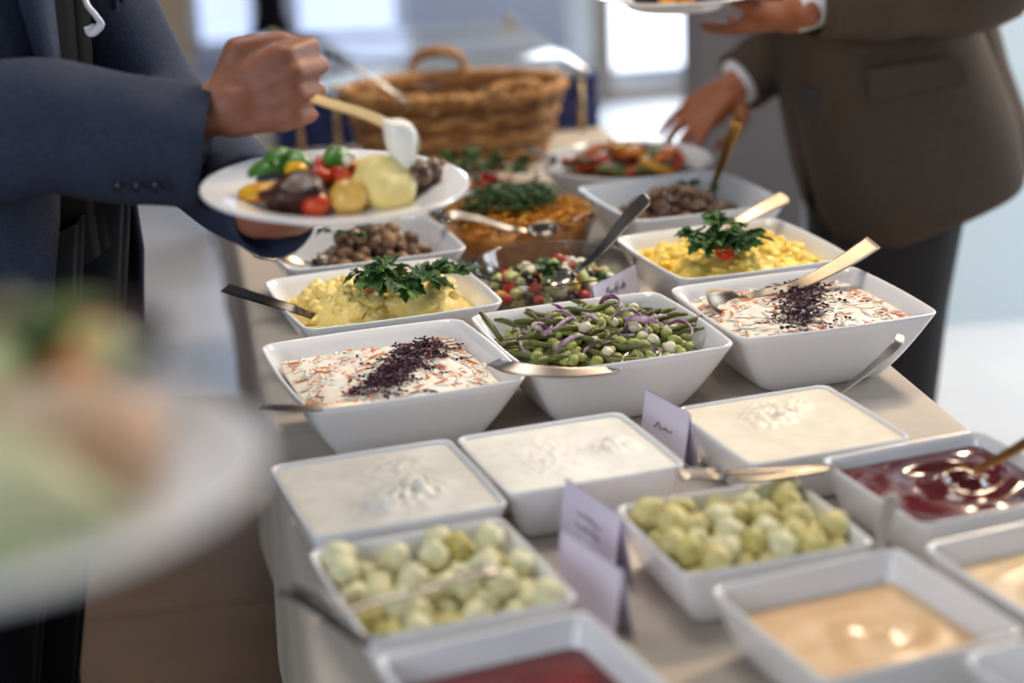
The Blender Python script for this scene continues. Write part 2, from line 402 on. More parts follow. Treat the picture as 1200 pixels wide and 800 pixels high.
# --- coleslaw
def shreds(n, area_fn, lmin, lmax, wd, th, curl, seed, tilt=.5):
    rnd = random.Random(seed); mb = MB()
    for i in range(n):
        x, y, z = area_fn(rnd)
        L = rnd.uniform(lmin, lmax); a = rnd.uniform(0, 2*math.pi); el = rnd.uniform(-tilt, tilt); k = rnd.uniform(-curl, curl); w_ = wd*rnd.uniform(.6, 1.3)
        pts = []; p = Vector((x, y, z)); n_ = 4
        p -= Vector((math.cos(a), math.sin(a), 0))*L/2
        for j in range(n_+1):
            pts.append(p.copy()); aa = a+k*(j-n_/2)/n_
            p = p+Vector((math.cos(aa)*math.cos(el), math.sin(aa)*math.cos(el), math.sin(el)*(1-2*j/n_)))*L/n_
        mb.tube(pts, [w_*.6, w_, w_, w_, w_*.5], 4, flat=th)
    return mb
def slaw(d, seed, word, level, cress_line, cn):
    def hh(x, y): 
        return .014*max(0, 1-(x/.12)**2)*max(0, 1-(y/.12)**2)+.004*nz(x, y, 45, seed)+.002*nz(x, y, 110, seed+1)
    o = food_mass(d, 'coleslaw', CAB, level, lambda x, y, q: hh(x, y)*min(1, (1-q)*4), 34, 14, .96)
    tag(o, 'creamy white coleslaw with carrot shreds, '+word, 'coleslaw', None, 'stuff')
    hx_, hy_, _, _ = d.inner(level)
    def af(r):
        x = r.uniform(-1,1)*hx_*.93; y = r.uniform(-1,1)*hy_*.93
        return x, y, level+hh(x, y)+r.uniform(-.0022, .0008)
    c = shreds(420, af, .010, .026, .0028, .25, 1.6, seed, .15).build('cabbage_shreds', CAB, o); c['kind'] = 'stuff'
    c = shreds(220, af, .010, .028, .0018, .4, 1.2, seed+1, .2).build('carrot_shreds', CARROT, o); c['kind'] = 'stuff'
    # cress
    rnd = random.Random(seed+5); mb = MB()
    for i in range(cn):
        t = rnd.random(); k = t*(len(cress_line)-1); j = min(int(k), len(cress_line)-2); f = k-j
        cx = cress_line[j][0]*(1-f)+cress_line[j+1][0]*f; cy = cress_line[j][1]*(1-f)+cress_line[j+1][1]*f
        s = .017*(1 if rnd.random() < .88 else 1.9)
        x, y = cx+rnd.gauss(0, s), cy+rnd.gauss(0, s*.75)
        z = level+hh(x, y)+.003+rnd.random()*.011*math.exp(-((x-cx)**2+(y-cy)**2)/(s*s*2))
        e = Matrix.Rotation(rnd.uniform(0, 6.28), 4, 'Z') @ Matrix.Rotation(rnd.uniform(-.9, .9), 4, 'X')
        L = rnd.uniform(.0028, .0052)
        for sgn in (-1, 1):       # a pair of cupped seed leaves
            v = [Vector((0,0,0)), Vector((sgn*L*.5, L*.45, .0008)), Vector((sgn*L*1.15, L*.35, .0012)), Vector((sgn*L*1.3, -.1*L, .0006)), Vector((sgn*L*.7, -.45*L, .0004))]
            v2 = [q+Vector((0,0,-.0007)) for q in v]
            vv = [e @ q + Vector((x,y,z)) for q in v+v2]
            mb.add(vv, [(0,1,2,3,4), (9,8,7,6,5)]+[(q, (q+1) % 5, (q+1) % 5+5, q+5) for q in range(5)], 0)
        if rnd.random() < .35:
            q = Vector((x,y,z)); mb.tube([q, q+Vector((rnd.uniform(-.009,.009), rnd.uniform(-.009,.009), -.004))], .0005, 4, mi=0)
    co = mb.build('purple_cress', [CRESS, CRESSG], None, False, (d.x, d.y, TZ), (0,0,d.rot))
    tag(co, 'strip of dark purple cress strewn over the coleslaw, '+word, 'cress', None, 'stuff')
slaw(B1, 11, 'in the bowl at the table edge', .073, [(-.03,-.075),(-.015,-.045),(.02,-.01),(.05,.035),(.065,.06)], 520)
slaw(B3, 21, 'in the bowl beside the brown suit', .076, [(-.03,-.075),(-.02,-.04),(.005,.0),(.025,.05),(.035,.08)], 430)

# --- potato
def lump_meshes(name, m, rad, n, lump, seed, nu=10, nv=8):
    out = []
    for i in range(n):
        mb = MB(); mb.ell((0,0,0), rad, None, nu, nv, 0, lump, seed+i); out.append(mb.mesh(name, m))
    return out
def potato(d, m, seed, label, level, mounds, nchunk, csize):
    def hh(x, y):
        h = 0
        for (cx, cy, rx, ry, a) in mounds:
            dd = ((x-cx)/rx)**2+((y-cy)/ry)**2
            h = max(h, a*max(0, 1-dd)**.6)
        return h+.0045*nz(x, y, 55, seed)+.003*nz(x, y, 120, seed+2)
    o = food_mass(d, 'potato_salad', m, level, lambda x, y, q: hh(x, y)*min(1, (1-q)*6), 44, 18, .97)
    tag(o, label, 'potato salad')
    me = lump_meshes('potato_chunk', m, (csize, csize*.8, csize*.62), 5, .55, seed)
    rnd = random.Random(seed); hx_, hy_, _, _ = d.inner(level)
    for i in range(nchunk):
        x = rnd.uniform(-.86, .86)*hx_; y = rnd.uniform(-.86, .86)*hy_
        inst('potato_chunk', rnd.choice(me), o, (x, y, level+hh(x, y)+rnd.uniform(-.003, .002)), (rnd.uniform(-.6,.6), rnd.uniform(-.6,.6), rnd.uniform(0,6)), rnd.uniform(.6, 1.15))
    return hh
h4 = potato(B4, POT, 31, 'pale yellow crushed potato heaped in two mounds', .068, [(-.045,.012,.062,.08,.036),(.052,-.005,.06,.082,.036),(.01,.02,.03,.04,.034)], 170, .011)
h5 = potato(B5, POTR, 41, 'deep yellow diced potato salad under parsley', .074, [(0,0,.12,.115,.022)], 150, .010)

# --- parsley
def leaf_mesh(name, m, L, seed):
    """a jagged three-lobed leaf with thickness and a bent blade"""
    rnd = random.Random(seed); outl = []
    def lobe(a, l, wd):
        c, s = math.cos(a), math.sin(a); pts = []
        prof = [(.25,.30),(.45,.62),(.5,.42),(.72,.55),(.76,.34),(1,.0),(.76,-.34),(.72,-.55),(.5,-.42),(.45,-.62),(.25,-.30)]
        for t, w_ in prof:
            x, y = l*t, l*wd*w_
            pts.append((x*c-y*s, x*s+y*c))
        return pts
    mb = MB()
    for a, l, wd in ((0, L, .55), (R(52), L*.75, .55), (R(-52), L*.75, .55)):
        pts = lobe(a, l, wd); v = []
        for x, y in [(0,0)]+pts:
            z = -.35*(x*x+y*y)/L*1.2+abs(y)*.25+rnd.uniform(-.06,.06)*L
            v.append((x, y, z))
        n = len(v); v += [(x, y, z-.0006) for x, y, z in v]
        f = [(0, i, i+1) for i in range(1, n-1)]+[(n, n+i+1, n+i) for i in range(1, n-1)]+[(i, n+i, n+i+1, i+1) for i in range(0, n-1)]
        mb.add(v, f)
    return mb.mesh(name, m, False)
PL = [leaf_mesh('leaf', PARS, .022, s) for s in range(3)]+[leaf_mesh('leaf', PARSL, .020, 9)]
def parsley(label, loc, dirs, rnd, group=None, sc=1.0, light=.15):
    root = empty('parsley_sprig', loc); tag(root, label, 'parsley', group)
    for (dx, dy, dz, L) in dirs:
        d = Vector((dx,dy,dz)).normalized(); e = d*L
        mid = e*.5+Vector((0,0,.006))
        mb = MB(); mb.tube(crv([(0,0,0), mid, e], 5), .0009, 5); mb.build('stem', STEM, root)
        for k in range(7):
            t = (.2, .38, .52, .66, .78, .9, 1.0)[k]
            p = e*t + Vector((0,0,.006*math.sin(t*3.1)))
            az = math.atan2(d.y, d.x)+(0 if k == 6 else rnd.choice((-1,1))*rnd.uniform(.5, 1.1))
            M = Matrix.Translation(p) @ Matrix.Rotation(az, 4, 'Z') @ Matrix.Rotation(rnd.uniform(-.5,.35), 4, 'Y') @ Matrix.Rotation(rnd.uniform(-.6,.6), 4, 'X') @ Matrix.Scale(sc*rnd.uniform(.75,1.15), 4)
            inst('leaf', PL[3] if rnd.random() < light else PL[rnd.randrange(3)], root, M=M)
    return root
rp = random.Random(3)
parsley('large dark parsley sprig lying across the crushed potato', P(468, 328, .868), [(-1,.2,.25,.055),(-.8,-.5,.15,.045),(1,-.1,.10,.075),(.9,.3,.12,.060),(.2,-1,.0,.04),(-.2,.6,.3,.04),(.6,-.5,.05,.06),(-.4,-.2,.4,.04)], rp, sc=1.25)
parsley('bushy parsley tuft crowning the yellow potato salad', P(845, 286, .862), [(-1,.1,.5,.045),(-.8,-.6,.35,.045),(.9,-.3,.3,.045),(.7,.5,.5,.045),(.1,-1,.3,.04),(0,.5,.9,.04),(.5,-.8,.2,.045),(-.3,-.8,.6,.035)], rp, sc=1.3, light=.25)

# --- cherry tomato half on the right potato, red pieces
def tomato_half(label, loc, rad, rot):
    root = empty('tomato_half', loc); root.rotation_euler = rot; tag(root, label, 'tomato')
    prof = [(rad*math.sin(t), -rad*math.cos(t)) for t in [i/10*math.pi/2 for i in range(0, 11)]]
    prof[0] = (rad*.02, -rad)
    mb = MB(); mb.lathe(prof, 24); mb.build('skin', TOM, root)
    mb = MB(); mb.lathe([(rad*.98, .0), (rad*.96, .0008), (rad*.80, .0004)], 24); mb.build('cut_rim', TOM, root)
    for k in range(3):
        mb = MB(); a = k*2.094; mb.ell((rad*.42*math.cos(a), rad*.42*math.sin(a), .0002), (rad*.34, rad*.22, .0014), Matrix.Rotation(a+1.57, 3, 'Z')); mb.build('seed_chamber', TOMI, root)
    mb = MB(); mb.box((0,0,.0005), (rad*1.6, rad*.12, .001)); mb.build('core', mat('tomato_core', (240,140,80), .4), root)
    return root
tomato_half('cherry tomato half, cut side out, on the yellow potato salad', P(850, 293, .862), .0145, (R(62), 0, R(12)))
tomato_half('small red tomato half tucked beneath parsley in the crushed potato', P(430, 333, .860), .0125, (R(50), 0, R(-20)))
mb = MB(); mb.ell((0,0,0), (.013,.010,.008), None, 12, 8, 0, .4, 4)
tag(mb.build('yellow_pepper_piece', mat('yolk', (252,200,40), .3, coat=.3), None, True, P(780, 312, .832), (0,0,.4)), 'bright yellow pepper piece at the front of the yellow potato', 'pepper')

# --- mushrooms
def mushroom_mesh(seed):
    rnd = random.Random(seed); mb = MB(); r = .0135
    prof = [(.002,.0125),(.007,.0118),(.0115,.008),(.0138,.002),(.0128,-.003),(.009,-.0035),(.005,-.004),(.0048,-.011),(.0052,-.013),(.001,-.0135)]
    n = 12; rs = []
    for rr, z in prof:
        ring = []
        for k in range(n):
            a = 2*math.pi*k/n; q = 1+.18*noise.noise(Vector((math.cos(a)*1.3, math.sin(a)*1.3, z*60+seed*5)))
            ring.append((rr*q*math.cos(a), rr*q*math.sin(a), z*(1+.1*math.sin(a+seed))))
        rs.append(ring)
    mb.rings(rs); return mb
MM = [mushroom_mesh(s).mesh('mushroom', MUSH) for s in range(3)]+[mushroom_mesh(s+5).mesh('mushroom', MUSHL) for s in range(2)]
def mushrooms(d, level, n, word, group, seed, cx, cy, rx, ry, hgt, sc):
    rnd = random.Random(seed); pts = []
    tries = 0
    while len(pts) < n and tries < 6000:
        tries += 1
        a = rnd.uniform(0, 6.28); q = math.sqrt(rnd.random())
        x, y = cx+rx*q*math.cos(a), cy+ry*q*math.sin(a); z = level+hgt*(1-q*q)*rnd.uniform(.0, 1.05)
        if all((x-u)**2+(y-v)**2+(1.2*(z-w_))**2 > (.0185*sc)**2 for u, v, w_ in pts): pts.append((x,y,z))
    for x, y, z in pts:
        o = inst('mushroom', MM[min(4, int(rnd.random()*5.2))], None, place(d, x, y, z), (rnd.uniform(-1.5,1.5), rnd.uniform(-1.5,1.5), rnd.uniform(0,6.28)), sc*rnd.uniform(.85,1.15))
        tag(o, word, 'mushroom', group)
mushrooms(B6, .052, 80, 'small glossy brown mushroom heaped in the bowl under the held plate', 'mushrooms in the bowl under the held plate', 5, .02, 0, .085, .075, .055, 1.0)
mushrooms(B7, .056, 105, 'small dark brown mushroom in the bowl near the reaching hand', 'mushrooms in the bowl near the reaching hand', 6, -.01, -.01, .095, .085, .042, .85)
# herb flecks on the mushrooms
for d, s, w_ in ((B6, 1, 'held plate'), (B7, 2, 'reaching hand')):
    rnd = random.Random(s)
    for k in range(3):
        p = place(d, rnd.uniform(-.05,.05), rnd.uniform(-.05,.02), .106+rnd.uniform(-.008,.002))
        parsley('small torn parsley leaf cluster on the mushrooms near the '+w_, p, [(rnd.uniform(-1,1), rnd.uniform(-1,1), .15, .016)], rnd, 'parsley bits on mushrooms near the '+w_, .55)

# --- dumplings
def dumplings(d, n, word, group, seed, mats, rad, zs, ylim=(-1,1), xlim=(-1,1)):
    mes = []
    for i, m in enumerate(mats): mes.append(lump_meshes('herb_dumpling', m, (rad, rad*.95, rad*.86), 1, .34, seed+i*3, 14, 10)[0])
    rnd = random.Random(seed); pts = []
    for z, cnt in zs:
        hx_, hy_, _, _ = d.inner(min(z, .058)); t = 0; c = 0
        while c < cnt and t < 4000:
            t += 1
            x = rnd.uniform(xlim[0], xlim[1])*(hx_-rad*.9); y = rnd.uniform(ylim[0], ylim[1])*(hy_-rad*.9); zz = z+rnd.uniform(-.003,.003)
            if all((x-u)**2+(y-v)**2+(zz-w_)**2 > (rad*1.56)**2 for u, v, w_ in pts): pts.append((x,y,zz)); c += 1
    for x, y, z in pts:
        k = rnd.random(); me = mes[0] if k < .6 else mes[1] if k < .88 else mes[2]
        o = inst('herb_dumpling', me, None, place(d, x, y, z), (rnd.uniform(0,6), rnd.uniform(0,6), rnd.uniform(0,6)), rnd.uniform(.88,1.16))
        tag(o, word, 'dumpling', group)
dumplings(S4, 0, 'pale green herb dumpling in the dish with the dark-reflecting steel tongs', 'dumplings in the tongs dish by the table edge', 3, [DUMP, DUMP, DUMPD], .0152, [(.020,26),(.040,24),(.057,14)])
dumplings(S5, 0, 'yellow-green herb dumpling in the dish beside the dark red sauce', 'dumplings in the dish beside the red sauce', 8, [DUMPY, DUMP, DUMPD], .0148, [(.020,30),(.040,34),(.058,26)])

# --- bean salad
def bean_h(x, y): return .070+.034*max(0, 1-(x/.115)**2)*max(0, 1-(y/.11)**2)+.004*nz(x, y, 40, 2)
o = food_mass(B2, 'bean_salad_base', mat('bean_salad_bed', (84,90,44), .5, c2=(116,120,66), nscale=90, bump=.6, bscale=120), .066, lambda x, y, q: (bean_h(x, y)-.072)*min(1, (1-q)*6), 26, 10, .97)
tag(o, 'chopped green bed of the bean salad beneath the pods', 'bean salad', None, 'stuff')
rnd = random.Random(5)
podm = []
for k in range(6):
    L = (.06,.07,.05,.065,.045,.075)[k]; cv = rnd.uniform(-.25,.25)
    pts = [(L*(t-.5), cv*L*(t-.5)**2*4, .002*math.sin(t*9)) for t in [i/8 for i in range(9)]]
    mb = MB(); mb.tube(pts, [.0016,.0032,.0038,.0036,.004,.0037,.0039,.0031,.0014], 7); podm.append(mb.mesh('green_bean_pod', BEAN))
def put_bean(me, name, label, cat, group, n, up, tilt, scl=(.85,1.15), lim=.82):
    for i in range(n):
        hx_, hy_, _, _ = B2.inner(.07)
        a = rnd.uniform(0, 6.28); q = math.sqrt(rnd.random())*lim
        x, y = hx_*q*math.cos(a)*1.12, hy_*q*math.sin(a)*1.12
        x = max(-hx_*.85, min(hx_*.85, x)); y = max(-hy_*.85, min(hy_*.85, y))
        tag(inst(name, rnd.choice(me), None, place(B2, x, y, bean_h(x, y)+rnd.uniform(*up)), (rnd.uniform(-tilt,tilt), rnd.uniform(-tilt,tilt), rnd.uniform(-.9,.7)+(0 if rnd.random() < .7 else 1.5)), rnd.uniform(*scl)), label, cat, group)
put_bean(podm, 'green_bean_pod', 'long cooked green bean pod lying in the bean salad', 'green bean', 'pods in the bean salad', 84, (-.001,.008), .16, lim=.84)
mb = MB(); mb.ell((0,0,0), (.0078,.0058,.005), None, 10, 8); em = [mb.mesh('edamame_bean', EDA)]
put_bean(em, 'edamame_bean', 'small plump light green bean in the bean salad', 'bean', 'light green beans in the bean salad', 150, (.0,.008), .6, lim=.95)
mb = MB(); mb.ell((0,0,0), (.0085,.0066,.006), None, 10, 8, 0, .25, 2); wm = [mb.mesh('white_bean', WBEAN)]
put_bean(wm, 'white_bean', 'creamy white bean in the green bean salad', 'bean', 'white beans in the bean salad', 20, (.003,.009), .6)
def onion_mesh(rad, span, wd):
    mb = MB(); n = 14; a0 = -span/2; rs = []
    for i in range(n+1):
        a = a0+span*i/n; k = math.sin(math.pi*i/n)*.8+.2
        c = Vector((rad*math.cos(a), rad*math.sin(a), .004*math.sin(a*2)))
        d = Vector((math.cos(a), math.sin(a), 0))
        rs.append([c+d*.0012+Vector((0,0,wd*k)), c-d*.0012+Vector((0,0,wd*k)), c-d*.0012-Vector((0,0,wd*k)), c+d*.0012-Vector((0,0,wd*k))])
    mb.rings(rs); return mb.mesh('red_onion_slice', ONION)
om = [onion_mesh(.026, 3.0, .0036), onion_mesh(.020, 3.6, .004), onion_mesh(.032, 2.2, .0036)]
for i in range(26):
    if i < 16: x, y = rnd.uniform(-.1,-.03), rnd.uniform(-.06,.06)
    else: x, y = rnd.uniform(-.04,.1), rnd.uniform(-.09,.06)
    tag(inst('red_onion_slice', rnd.choice(om), None, place(B2, x*.9, y*.9, bean_h(x*.9, y*.9)+rnd.uniform(.004,.009)), (rnd.uniform(-.9,.9), rnd.uniform(-.9,.9), rnd.uniform(0,6.28)), rnd.uniform(.65,1.0)), 'curved purple red onion slice in the bean salad', 'onion', 'onion slices in the bean salad')
mb = MB(); a_, b_ = P(563, 366, .850), P(590, 402, .822); mb.tube(crv([a_, (a_+b_)/2+Vector((0,0,.001)), b_], 6), [.0025,.0036,.0038,.0038,.0036,.0034,.002], 8)
tag(mb.build('green_bean_pod', BEAN), 'single green bean pod leaning over the back corner of its bowl', 'green bean')

# ---------------------------------------------------------------- glass bowls
def glass_bowl(label, x, y, rad, h, group=None):
    prof = [(rad*.02,.003),(rad*.62,.003),(rad*.7,0)]
    N = 10; th = .003
    out = [(rad*(.70+.30*(i/N)**.7), h*i/N) for i in range(1, N+1)]
    inn = [(r-th, max(z, .006)) for r, z in reversed(out)]
    prof += out+[(rad+.0006, h+.0012), (rad-th*.5, h+.002)]+[(inn[0][0], h)]+inn[1:]+[(rad*.66,.006),(rad*.02,.006)]
    mb = MB(); mb.lathe(prof, 56)
    o = mb.build('glass_bowl', GLASS, None, True, (x, y, TZ)); tag(o, label, 'glass bowl', group)
    d = Dish(); d.x, d.y, d.rad, d.h = x, y, rad, h
    d.M = Matrix.Translation((x,y,TZ)); d.rot = 0
    d.r = lambda z: rad*(.70+.30*(max(0, min(1, z/h)))**.7)-th-.001
    return d
def round_mass(d, name, m, level, hf, rings=24, n=48):
    mb = MB(); rs = []
    for z in (.008, level*.4, level*.75): rs.append([(d.r(z)*.98*math.cos(2*math.pi*k/n), d.r(z)*.98*math.sin(2*math.pi*k/n), z) for k in range(n)])
    for i in range(rings, 0, -1):
        q = i/rings; r = d.r(level)*.98*q
        rs.append([(r*math.cos(2*math.pi*k/n), r*math.sin(2*math.pi*k/n), level+hf(r*math.cos(2*math.pi*k/n), r*math.sin(2*math.pi*k/n), q)) for k in range(n)])
    mb.rings(rs)
    return mb.build(name, m, None, True, (d.x, d.y, TZ))
GB1 = glass_bowl('round glass bowl of diced feta salad behind the handwritten card', .496, 2.545, .116, .082)
GB2 = glass_bowl('round glass bowl of orange shredded carrot and rocket', .502, 2.842, .122, .090)
GB3 = glass_bowl('round glass bowl of mixed salad next to the wicker basket', .487, 3.13, .105, .080)

def chunk(kind, s):
    mb = MB()
    if kind == 'cuc':
        mb.lathe([(.002,-.004),(s*.55,-.004),(s*.6,-.003),(s*.6,.003),(s*.55,.004),(.002,.004)], 10)
        return mb
    if kind == 'dice':
        M = Matrix.Identity(4); rs = []
        for z, k in ((-.5,.8),(-.42,1),(.42,1),(.5,.8)): rs.append([(a*k, b*k, z*s) for a, b in rsq(s*.5, s*.42, s*.12, 2, 2)])
        return mb.rings(rs)
    mb.ell((0,0,0), (s*.6, s*.5, s*.45), None, 10, 7, 0, .35, s*1000); return mb
def salad_set(sizes=.017):
    s = sizes
    a = chunk('cuc', s*1.15)
    return [('cucumber_slice', 'pale green cucumber piece', 'cucumber', chunk('dice', s*1.05).mesh('cucumber_piece', CUC)),
            ('tomato_piece', 'red tomato piece', 'tomato', chunk('lump', s*1.15).mesh('tomato_piece', TOM)),
            ('feta_cube', 'white feta cube', 'cheese', chunk('dice', s*.95).mesh('feta_cube', FETA)),
            ('black_olive', 'dark shiny olive', 'olive', chunk('lump', s*1.05).mesh('black_olive', OLIVE)),
            ('pepper_cube', 'yellow pepper piece', 'pepper', chunk('dice', s*.8).mesh('pepper_cube', CORN)),
            ('cucumber_end', 'dark green skinned cucumber piece', 'cucumber', a.mesh('cucumber_end', CUCS))]
def mixed(d, n, level, hgt, word, grp, seed, weights, kinds, sep=.0135, lim=.92):
    rnd = random.Random(seed); pts = []; t = 0
    while len(pts) < n and t < 20000:
        t += 1
        z = rnd.uniform(.012, level+hgt); rr = d.r(min(z, d.h*.95))-.010
        a = rnd.uniform(0, 6.28); q = math.sqrt(rnd.random())
        if z < level*.8: q = 1 - .12*rnd.random()      # what shows through the glass
        x, y = rr*q*math.cos(a)*lim, rr*q*math.sin(a)*lim
        if z >= level*.8: z = level+hgt*(1-(q)**2)*rnd.uniform(.3, 1)
        if all((x-u)**2+(y-v)**2+(z-w_)**2 > sep**2 for u, v, w_ in pts): pts.append((x,y,z))
    for x, y, z in pts:
        k = rnd.choices(range(len(kinds)), weights)[0]; nm, lb, ct, me = kinds[k]
        tag(inst(nm, me, None, place(d, x, y, z), (rnd.uniform(-1,1), rnd.uniform(-1,1), rnd.uniform(0,6.28)), rnd.uniform(.8,1.2)), lb+' '+word, ct, nm.replace('_', ' ')+' pieces '+grp)
KS = salad_set(.0145)
hm = round_mass(GB1, 'chopped_salad', mat('chopped_salad_bed', (120,104,66), .5, c2=(66,46,34), nscale=70, bump=.5, bscale=100), .045, lambda x, y, q: .010*(1-q*q)+.003*nz(x, y, 60, 4))
tag(hm, 'finely chopped bed of the feta salad in the glass bowl', 'salad', None, 'stuff')
mixed(GB1, 170, .050, .034, 'in the feta salad behind the card', 'in the feta salad', 4, [2.6,2.4,2.4,2.2,1.2,1.6], KS, .0115)
parsley('small parsley leaf in the middle of the feta salad', P(635, 318, .842), [(.2,-1,.2,.02),(.8,.2,.3,.018)], rp, sc=.8)
# carrot salad
CARS = mat('carrot_salad', (232,156,52), .45, c2=(214,128,40), nscale=60, bump=.6, bscale=90)
def c_h(x, y): return .030*(1-(x*x+y*y)/.0169)+.006*nz(x, y, 40, 8)
o = round_mass(GB2, 'carrot_salad', CARS, .068, lambda x, y, q: c_h(x, y)*min(1, (1-q)*5))
tag(o, 'orange shredded carrot and pasta salad in the glass bowl', 'carrot salad', None, 'stuff')
def caf(r):
    a = r.uniform(0, 6.28); q = math.sqrt(r.random())*.112
    x, y = q*math.cos(a), q*math.sin(a); return x, y, .070+c_h(x, y)+r.uniform(-.002,.006)
c = shreds(520, caf, .02, .045, .0028, .5, 1.8, 4, .4).build('carrot_shreds', mat('carrot_ribbon', (244,176,58), .4, c2=(236,150,46), nscale=60), o); c['kind'] = 'stuff'
def raf(r):
    a = r.uniform(0, 6.28); q = math.sqrt(r.random())*.07
    x, y = q*math.cos(a)-.012, q*math.sin(a)*.8-.005; return x, y, .076+c_h(x, y)+r.uniform(.004,.018)
ro = shreds(420, raf, .02, .05, .0024, .35, 2.2, 9, .5).build('rocket_leaves', ROCKET, None, True, (GB2.x, GB2.y, TZ))
tag(ro, 'heap of dark green rocket on the carrot salad', 'rocket', None, 'stuff')
for k in range(3):
    mb = MB(); mb.ell((0,0,0), (.022,.012,.004), None, 12, 6, 0, .4, k+3)
    tag(mb.build('tomato_strip', PEPR, None, True, place(GB2, (.0,.03,.055)[k], (.085,.075,.06)[k], .088), (.3*k, .2, k*.8)), 'red tomato strip at the back of the carrot salad', 'tomato', 'tomato strips behind the rocket')
# mixed salad in the back glass bowl
hm = round_mass(GB3, 'leaf_salad', mat('leaf_salad_bed', (70,84,44), .5, c2=(120,90,60), nscale=50, bump=.6, bscale=90), .05, lambda x, y, q: .012*(1-q*q)+.004*nz(x, y, 50, 4))
tag(hm, 'green bed of the mixed salad next to the basket', 'salad', None, 'stuff')
mixed(GB3, 60, .055, .022, 'in the mixed salad next to the basket', 'in the mixed salad', 14, [1,3,2.6,.6,1.0,1.0], KS, .019)
for k, (a, b) in enumerate(((-.06,.03),(-.02,.05),(-.08,-.01),(.02,.04),(.06,-.01))):
    parsley('dark herb sprig in the mixed salad next to the basket, '+('second from its left edge','at its back centre','at its left edge','right of its back centre','at its right edge')[k], place(GB3, a, b, .078), [(-.6,.2,.9,.045),(.5,.1,.8,.04),(.1,-.6,.5,.035)], rp, 'herb sprigs in the mixed salad', .9, 0)

# --- oval white bowl of grilled peppers
mb = MB(); rs = []
def oval(s, z, ins=0): return [((.150*s-ins)*math.cos(2*math.pi*k/48), (.158*s-ins)*math.sin(2*math.pi*k/48), z) for k in range(48)]
for s, z, i in ((.5,.004,0),(.52,0,0),(.60,.003,0),(.72,.018,0),(.84,.040,0),(.95,.064,0),(1,.074,0),(1,.077,.003),(.98,.075,.004),(.93,.062,.006),(.80,.038,.006),(.68,.02,.006),(.5,.01,.004)): rs.append(oval(s, z, i))
mb.rings(rs)
OV = (.757, 3.195)
tag(mb.build('serving_bowl', PORC, None, True, (OV[0], OV[1], TZ)), 'wide round white bowl of grilled peppers next to the reaching hand', 'bowl')
mb = MB(); rs = []
for q in [1,.9,.75,.6,.45,.3,.15,.03]:
    rs.append([(.128*q*math.cos(2*math.pi*k/32), .122*q*math.sin(2*math.pi*k/32), .048+.02*(1-q*q)+.004*nz(q*math.cos(k), q*math.sin(k), 3, 1)) for k in range(32)])
mb.rings(rs)
tag(mb.build('grilled_vegetable_bed', mat('grilled_bed', (120,84,36), .45, c2=(84,76,36), nscale=40, bump=.5, bscale=60), None, True, (OV[0], OV[1], TZ)), 'oily bed of grilled vegetables beneath the pepper strips', 'vegetables', None, 'stuff')
def strip_mesh(m, L, wd, cv):
    pts = [(L*(t-.5), cv*L*(t-.5)**2, .006*math.sin(t*3.1)) for t in [i/7 for i in range(8)]]
    mb = MB(); mb.tube(pts, [wd*.5,wd*.9,wd,wd,wd,wd,wd*.9,wd*.5], 8, flat=.35); return mb.mesh('pepper_strip', m)
SM = [('red pepper', strip_mesh(PEPR, .075, .011, .8)), ('yellow pepper', strip_mesh(PEPY, .065, .011, .7)), ('orange pepper', strip_mesh(PEPO, .06, .012, .9)), ('green courgette', strip_mesh(ZUCC, .06, .013, .3))]
rnd = random.Random(9)
for i in range(64):
    k = rnd.choices(range(4), [1.3,1.2,1.2,2.2])[0]; a = rnd.uniform(0,6.28); q = math.sqrt(rnd.random())*.095
    x, y = q*math.cos(a), q*math.sin(a)
    o = inst('pepper_strip' if k < 3 else 'courgette_strip', SM[k][1], None, (OV[0]+x, OV[1]+y, TZ+.058+.02*(1-(q/.115)**2)+rnd.uniform(0,.012)), (rnd.uniform(-.5,.5), rnd.uniform(-.3,.3), rnd.uniform(0,6.28)), rnd.uniform(.7,1.1))
    tag(o, 'grilled %s strip in the wide round bowl' % SM[k][0], 'pepper' if k < 3 else 'courgette', SM[k][0]+' strips in the wide bowl')

